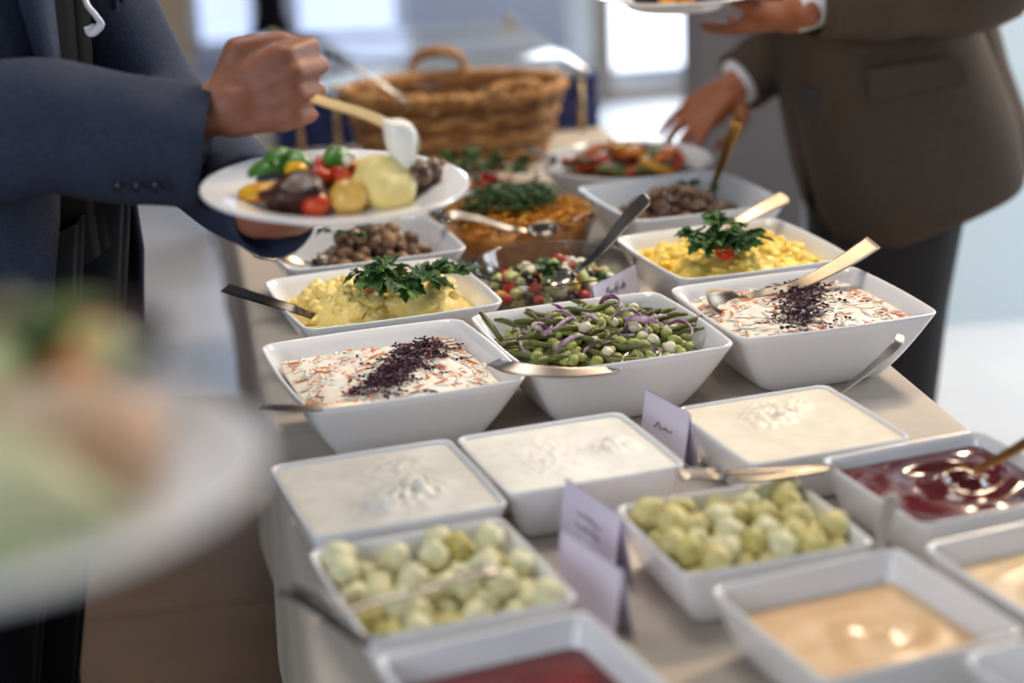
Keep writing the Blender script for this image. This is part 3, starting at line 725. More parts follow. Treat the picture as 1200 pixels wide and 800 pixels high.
# ---------------------------------------------------------------- spoons
def spoon(name, label, pts, bl=.07, bw=.046, hw=(.0035,.0085), m=None, hm=None, depth=.010, up=(0,-.62,.78), group=None, th=.0016, cat='spoon', n=44, sq=False):
    """bowl and handle swept along the points, tip of the bowl first"""
    m = m or STEEL; c = crv(pts, n); L = [0]
    for i in range(n): L.append(L[-1]+(c[i+1]-c[i]).length)
    T = L[-1]; secs = []; up = Vector(up); lat = 8
    kb = 0
    for i, p in enumerate(c):
        t = (c[min(i+1,n)]-c[max(i-1,0)]).normalized()
        s = up.cross(t).normalized(); nn = t.cross(s).normalized()
        if nn.dot(up) < 0: nn = -nn
        if L[i] <= bl:
            u_ = L[i]/bl; pr = math.sqrt(max(0, 1-(2*u_-1)**2)); w_ = max(bw/2*(pr**.8), hw[0] if u_ > .5 else .0015)
            dp = depth*pr; kb = i
        else:
            u_ = (L[i]-bl)/(T-bl); w_ = hw[0]+(hw[1]-hw[0])*min(1, u_*1.15)
            if u_ > .95 and not sq: w_ *= math.sqrt(max(.1, 1-((u_-.95)/.052)**2))
            dp = 0
        row = []
        for j in range(lat+1):
            x = 2*j/lat-1; row.append(p+s*w_*x+nn*(-dp*(1-x*x)))
        secs.append((row, nn, min(th, w_*.5)))
    def strip(a, b):
        mb = MB(); rs = []
        for row, nn, h in secs[a:b+1]:
            rs.append([q+nn*h*.5 for q in row]+[q-nn*h*.5 for q in reversed(row)])
        mb.rings(rs); return mb
    base = c[0]
    root = empty(name, base); tag(root, label, cat, group)
    for nm, a, b, mm in (('spoon_bowl', 0, kb+1, m), ('handle', kb+1, n, hm or m)):
        mb = strip(a, b); mb.v = [tuple(Vector(v)-base) for v in mb.v]; mb.build(nm, mm, root)
    return root
spoon('serving_spoon', 'broad steel serving spoon resting on the coleslaw beside the brown suit', [P(834,356,.842), P(868,350,.834), P(898,342,.842), P(935,334,.850), P(985,309,.862), P(1024,284,.875)], .062, .050, (.0045,.0115), sq=True, depth=.012, m=mat('satin_steel', (146,134,120), .42, 1))
spoon('serving_spoon', 'steel spoon whose flat handle lies across the front of the bean bowl', [P(772,408,.838), P(742,424,.832), P(708,434,.838), P(650,436,.848), P(598,430,.853), P(578,424,.848)], .06, .03, (.004,.0095), sq=True, m=mat('dull_steel', (176,164,156), .34, 1))
spoon('serving_spoon', 'steel spoon with ornate handle in the feta salad', [P(640,330,.832), P(660,325,.833), P(680,314,.842), P(706,291,.870), P(735,256,.910), P(760,230,.940)], .045, .034, (.004,.0105), m=mat('worn_steel', (168,158,146), .26, 1))
spoon('serving_spoon', 'dark steel spoon reaching out over the table edge from the crushed potato', [P(436,374,.825), P(408,376,.822), P(372,372,.826), P(345,362,.843), P(305,350,.852), P(264,337,.853)], .05, .036, (.005,.0085), m=DSTEEL, sq=True)
mb = MB(); mb.ell((0,0,0), (.011,.006,.003), None, 12, 6)
spoon('serving_spoon', 'dark steel spoon beside the held plate in the mushroom bowl', [P(398,311,.822), P(375,309,.822), P(352,306,.834), P(325,300,.846), P(298,294,.853)], .045, .03, (.005,.010), m=mat('mid_steel', (130,122,112), .28, 1))
spoon('serving_spoon', 'thin steel spoon at the front rim of the left coleslaw bowl', [P(520,466,.822), P(478,472,.824), P(430,474,.834), P(360,478,.846), P(303,479,.848)], .05, .03, (.003,.005))
spoon('serving_spoon', 'golden lit steel spoon in the yellow potato salad', [P(815,292,.838), P(838,282,.842), P(862,262,.858), P(892,245,.868), P(922,230,.878)], .035, .03, (.004,.0115), m=mat('satin_steel', (146,134,120), .42, 1))
spoon('serving_spoon', 'upright steel spoon in the mushrooms near the reaching hand', [P(822,244,.806), P(830,232,.814), P(837,215,.838), P(848,186,.880), P(862,148,.938), P(866,138,.950)], .05, .034, (.004,.009), up=(0,-1,.5), hm=mat('brass_handle', (214,164,92), .26, 1))
spoon('serving_spoon', 'long steel spoon lying in the carrot salad', [P(655,266,.842), P(625,270,.840), P(600,268,.846), P(560,256,.858), P(528,252,.862), P(519,260,.858)], .045, .03, (.004,.0095), m=mat('mid_steel', (130,122,112), .28, 1))
spoon('serving_spoon', 'shiny spoon on the rim of the wide pepper bowl', [P(650,190,.828), P(640,186,.83), P(630,179,.838), P(618,172,.842)], .035, .03, (.004,.009), m=STEEL)
spoon('dip_spoon', 'thin steel spoon standing in the warm white dip', [P(964,470,.797), P(975,464,.802), P(990,455,.812), P(1025,428,.84), P(1050,404,.862), P(1056,392,.868)], .022, .016, (.0028,.0052))
spoon('sauce_spoon', 'brown reflecting spoon in the dark red sauce', [P(1105,562,.792), P(1125,556,.796), P(1150,548,.803), P(1190,526,.825), P(1230,502,.85)], .03, .026, (.0035,.0065), m=mat('brown_steel', (176,120,66), .3, 1))
spoon('sauce_spoon', 'short upright spoon standing in the peach sauce', [P(1016,694,.780), P(1020,680,.788), P(1028,650,.806), P(1038,610,.832), P(1046,578,.852)], .02, .018, (.004,.0072), up=(0,-1,.4), m=mat('brushed_pale', (206,198,190), .5, .6))
spoon('dip_spoon', 'small dark spoon wedged between the two yoghurt dishes', [P(598,606,.775), P(612,592,.785), P(632,584,.79), P(660,588,.785)], .02, .016, (.003,.004), m=mat('mid_steel', (130,122,112), .28, 1))

# --- tongs
def tongs(label, tip, mid, end, spread, handle_m, wdt=.006):
    tip, mid, end = Vector(tip), Vector(mid), Vector(end)
    root = empty('serving_tongs', tip); tag(root, label, 'tongs')
    side = (tip-end).cross(Vector((0,0,1))).normalized()
    for s in (-1,1):
        pts = crv([end-tip, mid-tip+side*s*spread, side*s*spread*.6+(mid-tip)*.25+Vector((0,0,.002)), side*s*.006], 16)
        mb = MB(); mb.tube(pts[:9], wdt, 8, flat=.3); mb.build('handle', handle_m, root)
        mb = MB(); mb.tube(pts[8:], [wdt*.9]*6+[wdt*1.5, wdt*2, wdt*1.2], 8, flat=.3); mb.build('arm', STEEL, root)
    return root
tr_ = empty('serving_tongs', P(328,694,.826)); tag(tr_, 'steel tongs with a dark reflection painted on one arm, lying across the pale dumplings', 'tongs')
_o = P(328,694,.826)
for _pts, _m, _n, _w in (([(328,694,.826),(352,700,.828),(385,722,.826),(432,756,.818)], DARKREFL, 'handle', [.004]*4+[.0065]*12+[.004]), ([(345,686,.830),(372,696,.834),(402,716,.834),(440,704,.836),(490,692,.838)], STEEL, 'arm', .0055), ([(480,695,.838),(520,684,.84),(552,673,.840),(580,668,.836)], STEEL, 'gripper', [.005]*9+[.008]*4+[.013,.014,.012,.006])):
    mb = MB(); mb.tube(crv([P(*q)-_o for q in _pts], 16), _w, 10, flat=.35); mb.build(_n, _m, tr_)
tongs('steel tongs lying over the back edge of the yellow-green dumplings', P(795,556,.836), P(880,556,.832), P(985,546,.822), .010, MATS['mid_steel'])

# ---------------------------------------------------------------- cards
LET = {'M': [[(0,0),(.1,.95),(.3,.35),(.5,1),(.62,0)]], 'u': [[(0,.5),(.05,.05),(.25,.05),(.33,.5),(.36,0)]], 's': [[(.3,.5),(.05,.42),(.28,.15),(0,.02)]], 'c': [[(.32,.45),(.08,.42),(.05,.08),(.33,.05)]],
       'h': [[(0,0),(.12,1.05),(.06,.1),(.2,.5),(.32,.4),(.36,0)]], 'f': [[(.1,-.35),(.2,1.0),(.3,1.0)],[(.02,.45),(.32,.5)]], 'o': [[(.2,.5),(.02,.3),(.15,0),(.36,.2),(.2,.5)]]}
def card(label, p0, p1, ztop, word=None, h=.055, lines=0, seed=1, dz=0):
    """a folded card: p0,p1 the ends of its top edge"""
    p0, p1 = Vector(p0), Vector(p1); d = (p1-p0); L = d.length; d.normalize(); nrm = Vector((d.y, -d.x, 0))
    if nrm.y > 0: nrm = -nrm
    H = ztop-TZ; root = empty('name_card', ((p0.x+p1.x)/2, (p0.y+p1.y)/2, TZ)); tag(root, label, 'card')
    c = Vector(((p0.x+p1.x)/2, (p0.y+p1.y)/2, ztop))
    def pt(a, b, off=0, s=1): # a along, b down from the top, leaf leaning out
        return d*a + Vector((0,0,H-b)) + nrm*(s*b*.16) + nrm*off
    for s, nm in ((1, 'front_leaf'), (-1, 'back_leaf')):
        t = .0004
        v = [pt(-L/2,0,t,s), pt(L/2,0,t,s), pt(L/2,H-.001,t,s), pt(-L/2,H-.001,t,s), pt(-L/2,0,-t,s), pt(L/2,0,-t,s), pt(L/2,H-.001,-t,s), pt(-L/2,H-.001,-t,s)]
        mb = MB(); mb.add(v, [(0,1,2,3),(7,6,5,4),(0,4,5,1),(2,6,7,3),(1,5,6,2),(0,3,7,4)]); fo = mb.build(nm, PAPER, root, False)
        if s == 1: front = fo
    flip = 1 if d.cross(Vector((0,0,1))).dot(nrm) > 0 else -1
    mb = MB()
    def stroke(pl, w_):
        pts = crv([pt(flip*a, b, .0009) for a, b in pl], len(pl)*4)
        mb.tube(pts, w_, 4)
    if word:
        x = -L*.24; s = .0115
        for ch in word:
            for pl in LET[ch]: stroke([(x+a*s*1.0+b*s*.25, h*.58-b*s) for a, b in pl], .00028)
            x += (.42 if ch != 'M' else .72)*s
    else:
        rnd = random.Random(seed)
        for k in range(lines):
            pl = []; x = -L*.22
            while x < L*.22: pl.append((x, h*(.45+.2*k)+rnd.uniform(-.003,.003))); x += .0035
            stroke(pl, .0007)
    mb.build('handwriting', INK, front)
card('white handwritten name card standing between feta salad and bean bowl', P(694,335,.845), P(744,310,.845), .845, 'Muschfscho', h=.037)
card('lilac tinted name card standing beside the warm white dip', P(757,456,.822), P(809,484,.822), .822, lines=1, seed=2, h=.07)
card('lilac tinted name card behind another card, before the middle yoghurt dip', P(663,560,.822), P(728,604,.822), .822, lines=2, seed=3, h=.055)
card('lilac tinted name card in front, beside the pale dumplings', P(659,620,.815), P(730,668,.815), .815, lines=0, seed=4)

# ---------------------------------------------------------------- wicker basket
bx, by = .525, 3.62
bk = empty('wicker_basket', (bx, by, TZ)); bk.rotation_euler = (0,0,R(-6)); tag(bk, 'oval woven wicker basket with two arched handles', 'basket')
def bring(t):   # half axes at height t 0..1
    return .165+.043*t, .115+.03*t
HB = .135
NS = 30
ROWS = 11
for i in range(ROWS):
    t = (i+.5)/ROWS; a, b = bring(t); z = .004+HB*t; pts = []
    M = 120
    rs = []
    for k in range(M):
        ph = 2*math.pi*k/M; o_ = .0042*math.sin(ph*NS/2+(i % 2)*math.pi)
        pts.append(Vector(((a+o_)*math.cos(ph), (b+o_)*math.sin(ph), z+.001*math.sin(ph*7+i*2))))
    for k in range(M):
        tdir = (pts[(k+1) % M]-pts[k-1]).normalized(); out = tdir.cross(Vector((0,0,1)))
        rs.append([pts[k]+.0052*math.cos(q)*out+.0068*math.sin(q)*Vector((0,0,1)) for q in [j*math.pi/3 for j in range(6)]])
    rs.append(rs[0]); mb = MB(); mb.rings(rs, cap0=False, cap1=False); mb.build('weave_strand', WICK if i % 3 else WICKD, bk)
for k in range(NS):
    ph = 2*math.pi*k/NS; a0, b0 = bring(0); a1, b1 = bring(1)
    mb = MB(); mb.tube([(a0*math.cos(ph), b0*math.sin(ph), 0), (a1*math.cos(ph), b1*math.sin(ph), HB+.006)], .0035, 6); mb.build('stake', WICKD, bk)
mb = MB(); a0, b0 = bring(0); mb.rings([[(a0*math.cos(q/20*math.pi), b0*math.sin(q/20*math.pi), z) for q in range(40)] for z in (0,.008)]); mb.build('base', WICKD, bk)
for s in range(2):
    a, b = bring(1.02); pts = [Vector(((a+.006*math.cos(ph*24+s*math.pi))*math.cos(ph), (b+.006*math.cos(ph*24+s*math.pi))*math.sin(ph), HB+.010+.006*math.sin(ph*24+s*math.pi))) for ph in [2*math.pi*k/160 for k in range(161)]]
    mb = MB(); mb.tube(pts, .0075, 6); mb.build('rim_braid', WICK, bk)
a, b = bring(1)
for c0, c1, hgt in (((-.075, b-.004), (.03, b-.004), .058), ((.055, -b+.004), (.16, -b+.045), .03)):
    pts = crv([(c0[0], c0[1], HB-.01), (c0[0]+.008, c0[1], HB+hgt*.75), ((c0[0]+c1[0])/2, (c0[1]+c1[1])/2, HB+hgt), (c1[0]-.008, c1[1], HB+hgt*.75), (c1[0], c1[1], HB-.01)], 24)
    hd = None
    for s in range(3):
        q = [p+Vector((0, .006*math.cos(i*.9+s*2.09), .006*math.sin(i*.9+s*2.09))) for i, p in enumerate(pts)]
        mb = MB(); mb.tube(q, .0062, 6)
        if s == 0: hd = mb.build('handle', WICK, bk)
        else: mb.build('handle_strand', WICK, hd)
# folded linen / bread inside, tongs on the rim
BUN = mat('bread_crust', (196,150,100), .6, c2=(164,112,66), nscale=18, bump=.3, bscale=40)
rnd = random.Random(2)
for k, (x, y) in enumerate(((-.09,.02),(-.02,.04),(.05,.03),(.11,.01),(-.05,-.04),(.02,-.04),(.09,-.04))):
    mb = MB(); mb.ell((0,0,0), (.036,.030,.026), None, 16, 10, 0, .25, k)
    tag(mb.build('bread_roll', BUN, None, True, (bx+x, by+y, TZ+.085+.01*(k % 2)), (0,0,k*1.3)), 'crusty brown bread roll lying inside the wicker basket', 'bread', 'rolls in the wicker basket')
ta, tb = PY(386, 62, 3.50), PY(456, 104, 3.46)
tg = empty('bread_tongs', tb); tag(tg, 'steel tongs slanting over the rim of the wicker basket', 'tongs')
for s in (-1, 1):
    mb = MB(); mb.tube([(ta-tb)*1.0+Vector((0,0,.003*s)), (ta-tb)*.5+Vector((0,.012*s,.004)), Vector((0,.010*s,0)), (tb-ta)*.35+Vector((0,.004*s,-.01))], .0075, 8, flat=.3); mb.build('arm', STEEL, tg)
mb = MB(); mb.ell(ta-tb, (.008,.014,.007), None); mb.build('hinge', DSTEEL, tg)

# ---------------------------------------------------------------- glass riser and blue boxes behind
def riser(label, xa, xb, ya, yb, zt):
    o = empty('glass_riser', ((xa+xb)/2, (ya+yb)/2, TZ)); tag(o, label, 'display stand')
    wx, wy = (xb-xa)/2, (yb-ya)/2
    mb = MB(); rs = [[(a, b, z) for a, b in rsq(wx*k, wy*k, .02, 4, 3)] for z, k in ((zt-TZ-.012,.99),(zt-TZ-.010,1),(zt-TZ-.002,1),(zt-TZ,.99))]
    mb.rings(rs); mb.build('glass_shelf', mat('frosted_glass', (226,236,244), .10, trans=.85, ior=1.35), o, True)
    for sx in (-.9,-.66,.78,.98):
        for sy in (-1,1):
            if abs(sx) < .85 and sy == 1: continue
            mb = MB(); mb.tube([(sx*(wx-.012), sy*(wy-.012), 0), (sx*(wx-.012), sy*(wy-.012), zt-TZ-.012)], .006, 10); mb.build('rod', BRASS, o)
            mb = MB(); mb.lathe([(.001,zt-TZ),(.011,zt-TZ),(.011,zt-TZ+.006),(.001,zt-TZ+.007)], 12, (sx*(wx-.012), sy*(wy-.012), 0)); mb.build('rod_cap', BRASS, o)
riser('clear glass riser shelf on brass rods behind the basket', .20, .832, 3.80, 4.62, .877)
def blue_box(label, x, y, z, sx, sy, h, rz=0):
    root = empty('velvet_box', (x, y, z), rz); tag(root, label, 'box')
    def bx_(a, b, k): return [[(u_, v_, zz) for u_, v_ in rsq(sx/2*q, sy/2*q, .008, 3, 2)] for zz, q in ((a,.97*k),(a+.004,k),(b-.004,k),(b,.97*k))]
    mb = MB(); mb.rings(bx_(0, h*.62, 1)); mb.build('box_base', BLUEB, root)
    mb = MB(); mb.rings(bx_(h*.62, h, 1.03)); mb.build('box_lid', BLUEB, root)
blue_box('dark blue velvet box, lower of the stack under the riser corner', .775, 3.94, TZ, .165, .2, .056)
blue_box('dark blue velvet box, upper of the stack under the riser corner', .775, 3.94, TZ+.056, .163, .2, .056)
blue_box('dark blue velvet box beneath the riser behind the serving hand', .275, 3.95, TZ, .155, .2, .108)
blue_box('dark blue velvet box beneath the riser behind the basket rim', .445, 3.95, TZ, .155, .2, .108)

# far black stand seen above the riser
q = PY(318, 30, 6.2)
st = empty('draped_stand', (q.x, 6.2, 0)); tag(st, 'black tapering draped stand far behind the serving hand', 'stand')
mb = MB(); mb.lathe([(.24,.0),(.20,.2),(.13,.48),(.082,.62),(.046,.71),(.042,.85),(.06,1.05)], 32); mb.build('drape', BLACKC, st)
mb = MB(); mb.lathe([(.06,1.05),(.07,1.06),(.07,1.08),(.01,1.085)], 32); mb.build('stand_top', BLACKC, st)

# ---------------------------------------------------------------- dinner plates
def round_plate(name, label, loc, rad, tilt=(0,0,0), group=None):
    prof = [(rad*.02,.003),(rad*.5,.003),(rad*.54,0),(rad*.58,.002),(rad*.66,.010),(rad*.72,.014),(rad*.98,.021),(rad,.0225),(rad*.995,.0245),(rad*.97,.0245),(rad*.72,.018),(rad*.64,.012),(rad*.58,.0075),(rad*.02,.007)]
    mb = MB(); mb.lathe(prof, 64)
    return tag(mb.build(name, PORC, None, True, loc, tilt), label, 'plate', group)
PLC = PY(393, 222, 1.93); PT = (R(3.0), R(1.5), 0)
PM = Matrix.Translation(PLC) @ Matrix.Rotation(PT[1], 4, 'Y') @ Matrix.Rotation(PT[0], 4, 'X')
pl = round_plate('dinner_plate', 'white round dinner plate of food held in mid-air by the navy suited man', PLC, .137); pl.matrix_world = PM @ Matrix.Translation((0,0,-.018))
def on_plate(name, label, cat, mesh, x, y, z, rot=(0,0,0), sc=1, group=None):
    o = inst(name, mesh, None, PM @ Vector((x,y,z-.018)), rot, sc); return tag(o, label, cat, group)
def lump1(name, m, rad, lump=.3, seed=1, nu=18, nv=12):
    mb = MB(); mb.ell((0,0,0), rad, None, nu, nv, 0, lump, seed); return mb.mesh(name, m)
MEAT = mat('braised_meat', (70,34,24), .35, c2=(46,20,16), nscale=40, bump=.6, bscale=90, coat=0)
MASHM = mat('mashed_potato', (238,216,136), .45, sss=.15, c2=(244,226,156), nscale=40, bump=.4, bscale=90)
GOLD = mat('roast_potato', (206,158,64), .35, c2=(226,184,92), nscale=30, coat=.3)
on_plate('braised_meat', 'dark braised meat piece at the front of the held plate', 'meat', lump1('braised_meat', MEAT, (.036,.028,.02), .4, 2), -.042, -.030, .022)
on_plate('braised_meat', 'second dark braised meat piece behind, on the held plate', 'meat', lump1('braised_meat', MEAT, (.03,.026,.02), .4, 6), -.022, .002, .024)
on_plate('mashed_potato', 'pale yellow mound of mashed potato on the held plate', 'mashed potato', lump1('mashed_potato', MASHM, (.036,.038,.030), .3, 3, 24, 16), .046, -.008, .020)
on_plate('roast_potato', 'golden whole potato between meat and mash on the held plate', 'potato', lump1('roast_potato', GOLD, (.020,.018,.018), .15, 3), .008, -.040, .020)
on_plate('cherry_tomato', 'red cherry tomato at the front of the held plate', 'tomato', lump1('cherry_tomato', TOM, (.016,.014,.013), .15, 1), -.024, -.048, .018)
on_plate('pepper_piece', 'yellow pepper slice on the left of the held plate', 'pepper', lump1('pepper_piece', PEPY, (.026,.014,.010), .4, 5), -.072, -.010, .022)
on_plate('pepper_piece', 'bright orange-yellow pepper dab by the basil on the held plate', 'pepper', lump1('pepper_piece', mat('bright_yellow', (240,180,30), .3), (.012,.010,.008), .3, 7), -.040, -.006, .042)
for k, (x, y, z) in enumerate(((-.012,.010,.040),(.004,-.010,.034),(-.016,-.014,.036),(.012,.016,.034))):
    on_plate('tomato_piece', 'glossy red tomato piece in the middle of the held plate', 'tomato', lump1('tomato_piece', TOM, (.013,.011,.009), .4, k+2), x, y, z, (k,0,k*2), 1, 'tomato pieces on the held plate')
for k, (x, y, z) in enumerate(((.026,.030,.030),(-.002,.034,.030),(-.024,.036,.026))):
    on_plate('pink_morsel', 'pale pink morsel at the back of the held plate', 'food', lump1('pink_morsel', mat('pink_seafood', (232,176,140), .35, c2=(240,206,176), nscale=50), (.020,.011,.010), .4, k+4), x, y, z, (0,0,k), 1, 'pink morsels on the held plate')
for k, (x, y) in enumerate(((.085,-.006),(.096,.008),(.078,.016))):
    on_plate('mushroom', 'brown mushroom at the right of the held plate', 'mushroom', MM[k], x, y, .030, (2.2,.4*k,k), 1.15, 'mushrooms on the held plate')
BASIL = mat('basil_leaf', (62,112,34), .35, c2=(90,146,56), nscale=40)
def basil_mesh():
    mb = MB(); rs = []
    for i in range(9):
        t = i/8; w_ = .016*math.sin(math.pi*min(1, t*.97+.03))**.7; rs.append([(.045*(t-.5), w_*x, .010*math.sin(t*3.1)-.006*abs(x)+.0 + zz) for x, zz in ((-1,0),(-.5,.003),(0,0),(.5,.003),(1,0),(.5,.002),(0,-.001),(-.5,.002))])
    mb.rings(rs); return mb.mesh('basil_leaf', BASIL)
bm_ = basil_mesh()
for k, (x, y, z, rz, rx) in enumerate(((-.066,.012,.038,.3,.2),(-.040,.014,.044,-.5,.5),(-.055,.022,.048,1.2,-.3),(.006,.014,.046,.9,.8))):
    on_plate('basil_leaf', 'fresh green basil leaf on the held plate', 'basil', bm_, x, y, z, (rx,.1,rz), 1, 'basil leaves on the held plate')
for k, (x, y) in enumerate(((-.010,.022),(.012,.004),(.02,.02))):
    on_plate('feta_cube', 'white cheese crumb on the held plate', 'cheese', KS[2][3], x, y, .046, (k,k,0), .7, 'cheese crumbs on the held plate')

# spoon in the left man's hand with a dollop of dip
tip = PY(474, 196, 1.93)
hs = spoon('serving_spoon', 'pale handled spoon dripping white dip over the held plate', [PY(482,186,1.93), PY(474,166,1.93), PY(458,148,1.935), PY(425,133,1.965), PY(385,121,2.02), PY(345,108,2.09)], .045, .034, (.0052,.0068), up=(.3,-1,.4), th=.006, m=mat('cream_handle', (236,222,190), .35), hm=mat('cream_handle_wood', (226,196,140), .4))
YW = mat('sour_cream', (246,244,236), .35, sss=.15)
mb = MB(); rs = []
for i, (px, py, r) in enumerate(((452,146,.004),(459,141,.010),(466,146,.0155),(469,156,.0165),(470,166,.0160),(471,180,.0140),(472,192,.0128),(475,202,.0135),(478,211,.0125),(481,217,.005))):
    c = PY(px, py, 1.925); rs.append([c+r*(Vector((math.cos(a), 0, math.sin(a)*(.5 if i in (0,9) else .25))) if False else Vector((math.cos(a), math.sin(a)*.8, 0)))*(1+.15*noise.noise(Vector((math.cos(a)*2, math.sin(a)*2, i*.7)))) for a in [k*math.pi/8 for k in range(16)]])
mb.rings(rs)
tag(mb.build('sour_cream_dollop', YW), 'white dollop of dip sliding from the spoon onto the held plate', 'dip')

# ---------------------------------------------------------------- people
def capsule(mb, p, q, r0, r1, n=10):
    p, q = Vector(p), Vector(q); d = (q-p)
    if d.length < 1e-6: d = Vector((0,0,1e-4))
    t = d.normalized(); a = (Vector((0,0,1)) if abs(t.z) < .9 else Vector((1,0,0))).cross(t).normalized(); b = t.cross(a)
    rs = []
    for k in range(1, 5):
        an = math.pi/2*(k/4); rs.append([p-t*r0*math.cos(an)+r0*math.sin(an)*(math.cos(2*math.pi*j/n)*a+math.sin(2*math.pi*j/n)*b) for j in range(n)])
    for k in range(0, 4):
        an = math.pi/2*(k/4); rs.append([q+t*r1*math.sin(an)+r1*math.cos(an)*(math.cos(2*math.pi*j/n)*a+math.sin(2*math.pi*j/n)*b) for j in range(n)])
    mb.rings(rs)
def chain(mb, pts, rad):
    for i in range(len(pts)-1): capsule(mb, pts[i], pts[i+1], rad[i], rad[i+1])
def hand(mb, W, D, N, S, curls, thumb, sc=1.0, spread=.10):
    """W wrist, D wrist-to-knuckles, N out of the back of the hand, S towards the thumb; curls per finger (mcp,pip,dip) radians"""
    W, D = Vector(W), Vector(D).normalized(); N = Vector(N); N = (N-D*N.dot(D)).normalized(); S0 = D.cross(N)
    if S0.dot(Vector(S)) < 0: S0 = -S0
    S = S0
    spec = [(.030,.086,(.043,.026,.021),.0092), (.010,.090,(.047,.030,.022),.0095), (-.011,.086,(.044,.027,.021),.0090), (-.030,.078,(.034,.021,.019),.0080)]
    capsule(mb, W-D*.02*sc, W+D*.02*sc, .025*sc, .026*sc)
    tips = []
    for k, (lat, fw, ph, r) in enumerate(spec):
        m = W+(D*fw+S*lat+N*(.003-abs(lat)*.12))*sc
        capsule(mb, W+(D*.012+S*lat*.55)*sc, m-D*.004*sc, .0155*sc, .0125*sc)
        capsule(mb, W+(D*.012+S*lat*.55-N*.010)*sc, m-D*.012*sc-N*.010*sc, .013*sc, .0105*sc)
        ang = 0; p = m; dirx = D; rr = r*sc; pts = [p]; rad = [rr*1.12]
        for j in range(3):
            ang += curls[k][j]
            dirx = D*math.cos(ang)-N*math.sin(ang)+S*(spread*(1.5-k)*.5)
            p = p+dirx.normalized()*ph[j]*sc; pts.append(p); rad.append(rr*(1.02,.94,.80)[j])
        chain(mb, pts, rad); tips.append(pts)
    b0 = W+(D*.018+S*.020-N*.008)*sc; pts = [b0]
    for (d_, s_, n_) in thumb: pts.append(W+(D*d_+S*s_+N*n_)*sc)
    chain(mb, pts, [.017*sc, .013*sc, .0105*sc, .0085*sc][:len(pts)])
    return tips
def remesh(mb, name, m, parent, vox=.0045, smooth=4):
    me = mb.mesh('tmp', m); o = bpy.data.objects.new('tmp', me); col.objects.link(o)
    r = o.modifiers.new('r', 'REMESH'); r.mode = 'VOXEL'; r.voxel_size = vox; r.use_smooth_shade = True
    s = o.modifiers.new('s', 'SMOOTH'); s.iterations = smooth; s.factor = .5
    dg = bpy.context.evaluated_depsgraph_get(); dg.update()
    new = bpy.data.meshes.new_from_object(o.evaluated_get(dg)); new.name = name
    bpy.data.objects.remove(o)
    if not new.materials: new.materials.append(m)
    new.polygons.foreach_set('use_smooth', [True]*len(new.polygons))
    return inst(name, new, parent)
def head(mb, c, fwd):
    c = Vector(c); f = Vector(fwd).normalized(); s = Vector((0,0,1)).cross(f)
    M = Matrix((( s.x, f.x, 0), (s.y, f.y, 0), (0,0,1)))
    mb.ell(c+f*.0+Vector((0,0,.03)), (.076,.096,.095), M, 16, 12)
    mb.ell(c+f*.022-Vector((0,0,.055)), (.058,.068,.066), M, 14, 10)
    mb.ell(c+f*.097-Vector((0,0,.012)), (.013,.018,.024), M, 10, 8)
    capsule(mb, c+f*.085+Vector((0,0,.02)), c+f*.105-Vector((0,0,.02)), .008, .012)
    for q in (-1,1):
        mb.ell(c+s*q*.077-Vector((0,0,.005))-f*.008, (.010,.020,.030), M, 10, 8)
        capsule(mb, c+f*.080+s*q*.012+Vector((0,0,.036)), c+f*.070+s*q*.046+Vector((0,0,.034)), .009, .008)
    capsule(mb, c+f*.078-s*.020-Vector((0,0,.052)), c+f*.078+s*.020-Vector((0,0,.052)), .010, .010)
def face_parts(c, fwd, root):
    c = Vector(c); f = Vector(fwd).normalized(); s = Vector((0,0,1)).cross(f)
    M = Matrix((( s.x, f.x, 0), (s.y, f.y, 0), (0,0,1)))
    for q in (-1,1):
        mb = MB(); mb.ell(c+f*.079+s*q*.030+Vector((0,0,.014)), (.012,.008,.007), M); mb.build('eye', EYE, root)
    mb = MB(); mb.ell(c+f*.087-Vector((0,0,.052)), (.024,.006,.008), M); mb.build('mouth', LIP, root)
    mb = MB(); mb.ell(c-f*.014+Vector((0,0,.055)), (.084,.096,.086), M, 20, 14, 0, .08, 2); mb.build('hair', HAIR, root)
def lean_tube(mb, rs_in, n=40, e=2.4, gap=None, th=.006, wr=0, seed=0):
    """loft of superellipse rings (centre, fwd vector, half depth, half width); gap=(half angle of the open front per ring)"""
    rs = []
    for i, (c, f, a, b, g) in enumerate(rs_in):
        c = Vector(c); f = Vector(f).normalized(); s = Vector((-f.y, f.x, 0)).normalized(); ring = []; inn = []
        for k in range(n+1):
            ph = g+(2*math.pi-2*g)*k/n
            cx, sx = math.cos(ph), math.sin(ph)
            q = (abs(cx)**e+abs(sx)**e)**(-1/e)
            w_ = 1+wr*noise.noise(Vector((cx*2.2, sx*2.2, i*.55+seed)))
            p = c+f*(a*q*cx*w_)+s*(b*q*sx*w_)
            ring.append(p); inn.append(c+f*((a-th)*q*cx*w_)+s*((b-th)*q*sx*w_))
        rs.append(ring+inn[::-1])
    mb.rings(rs)
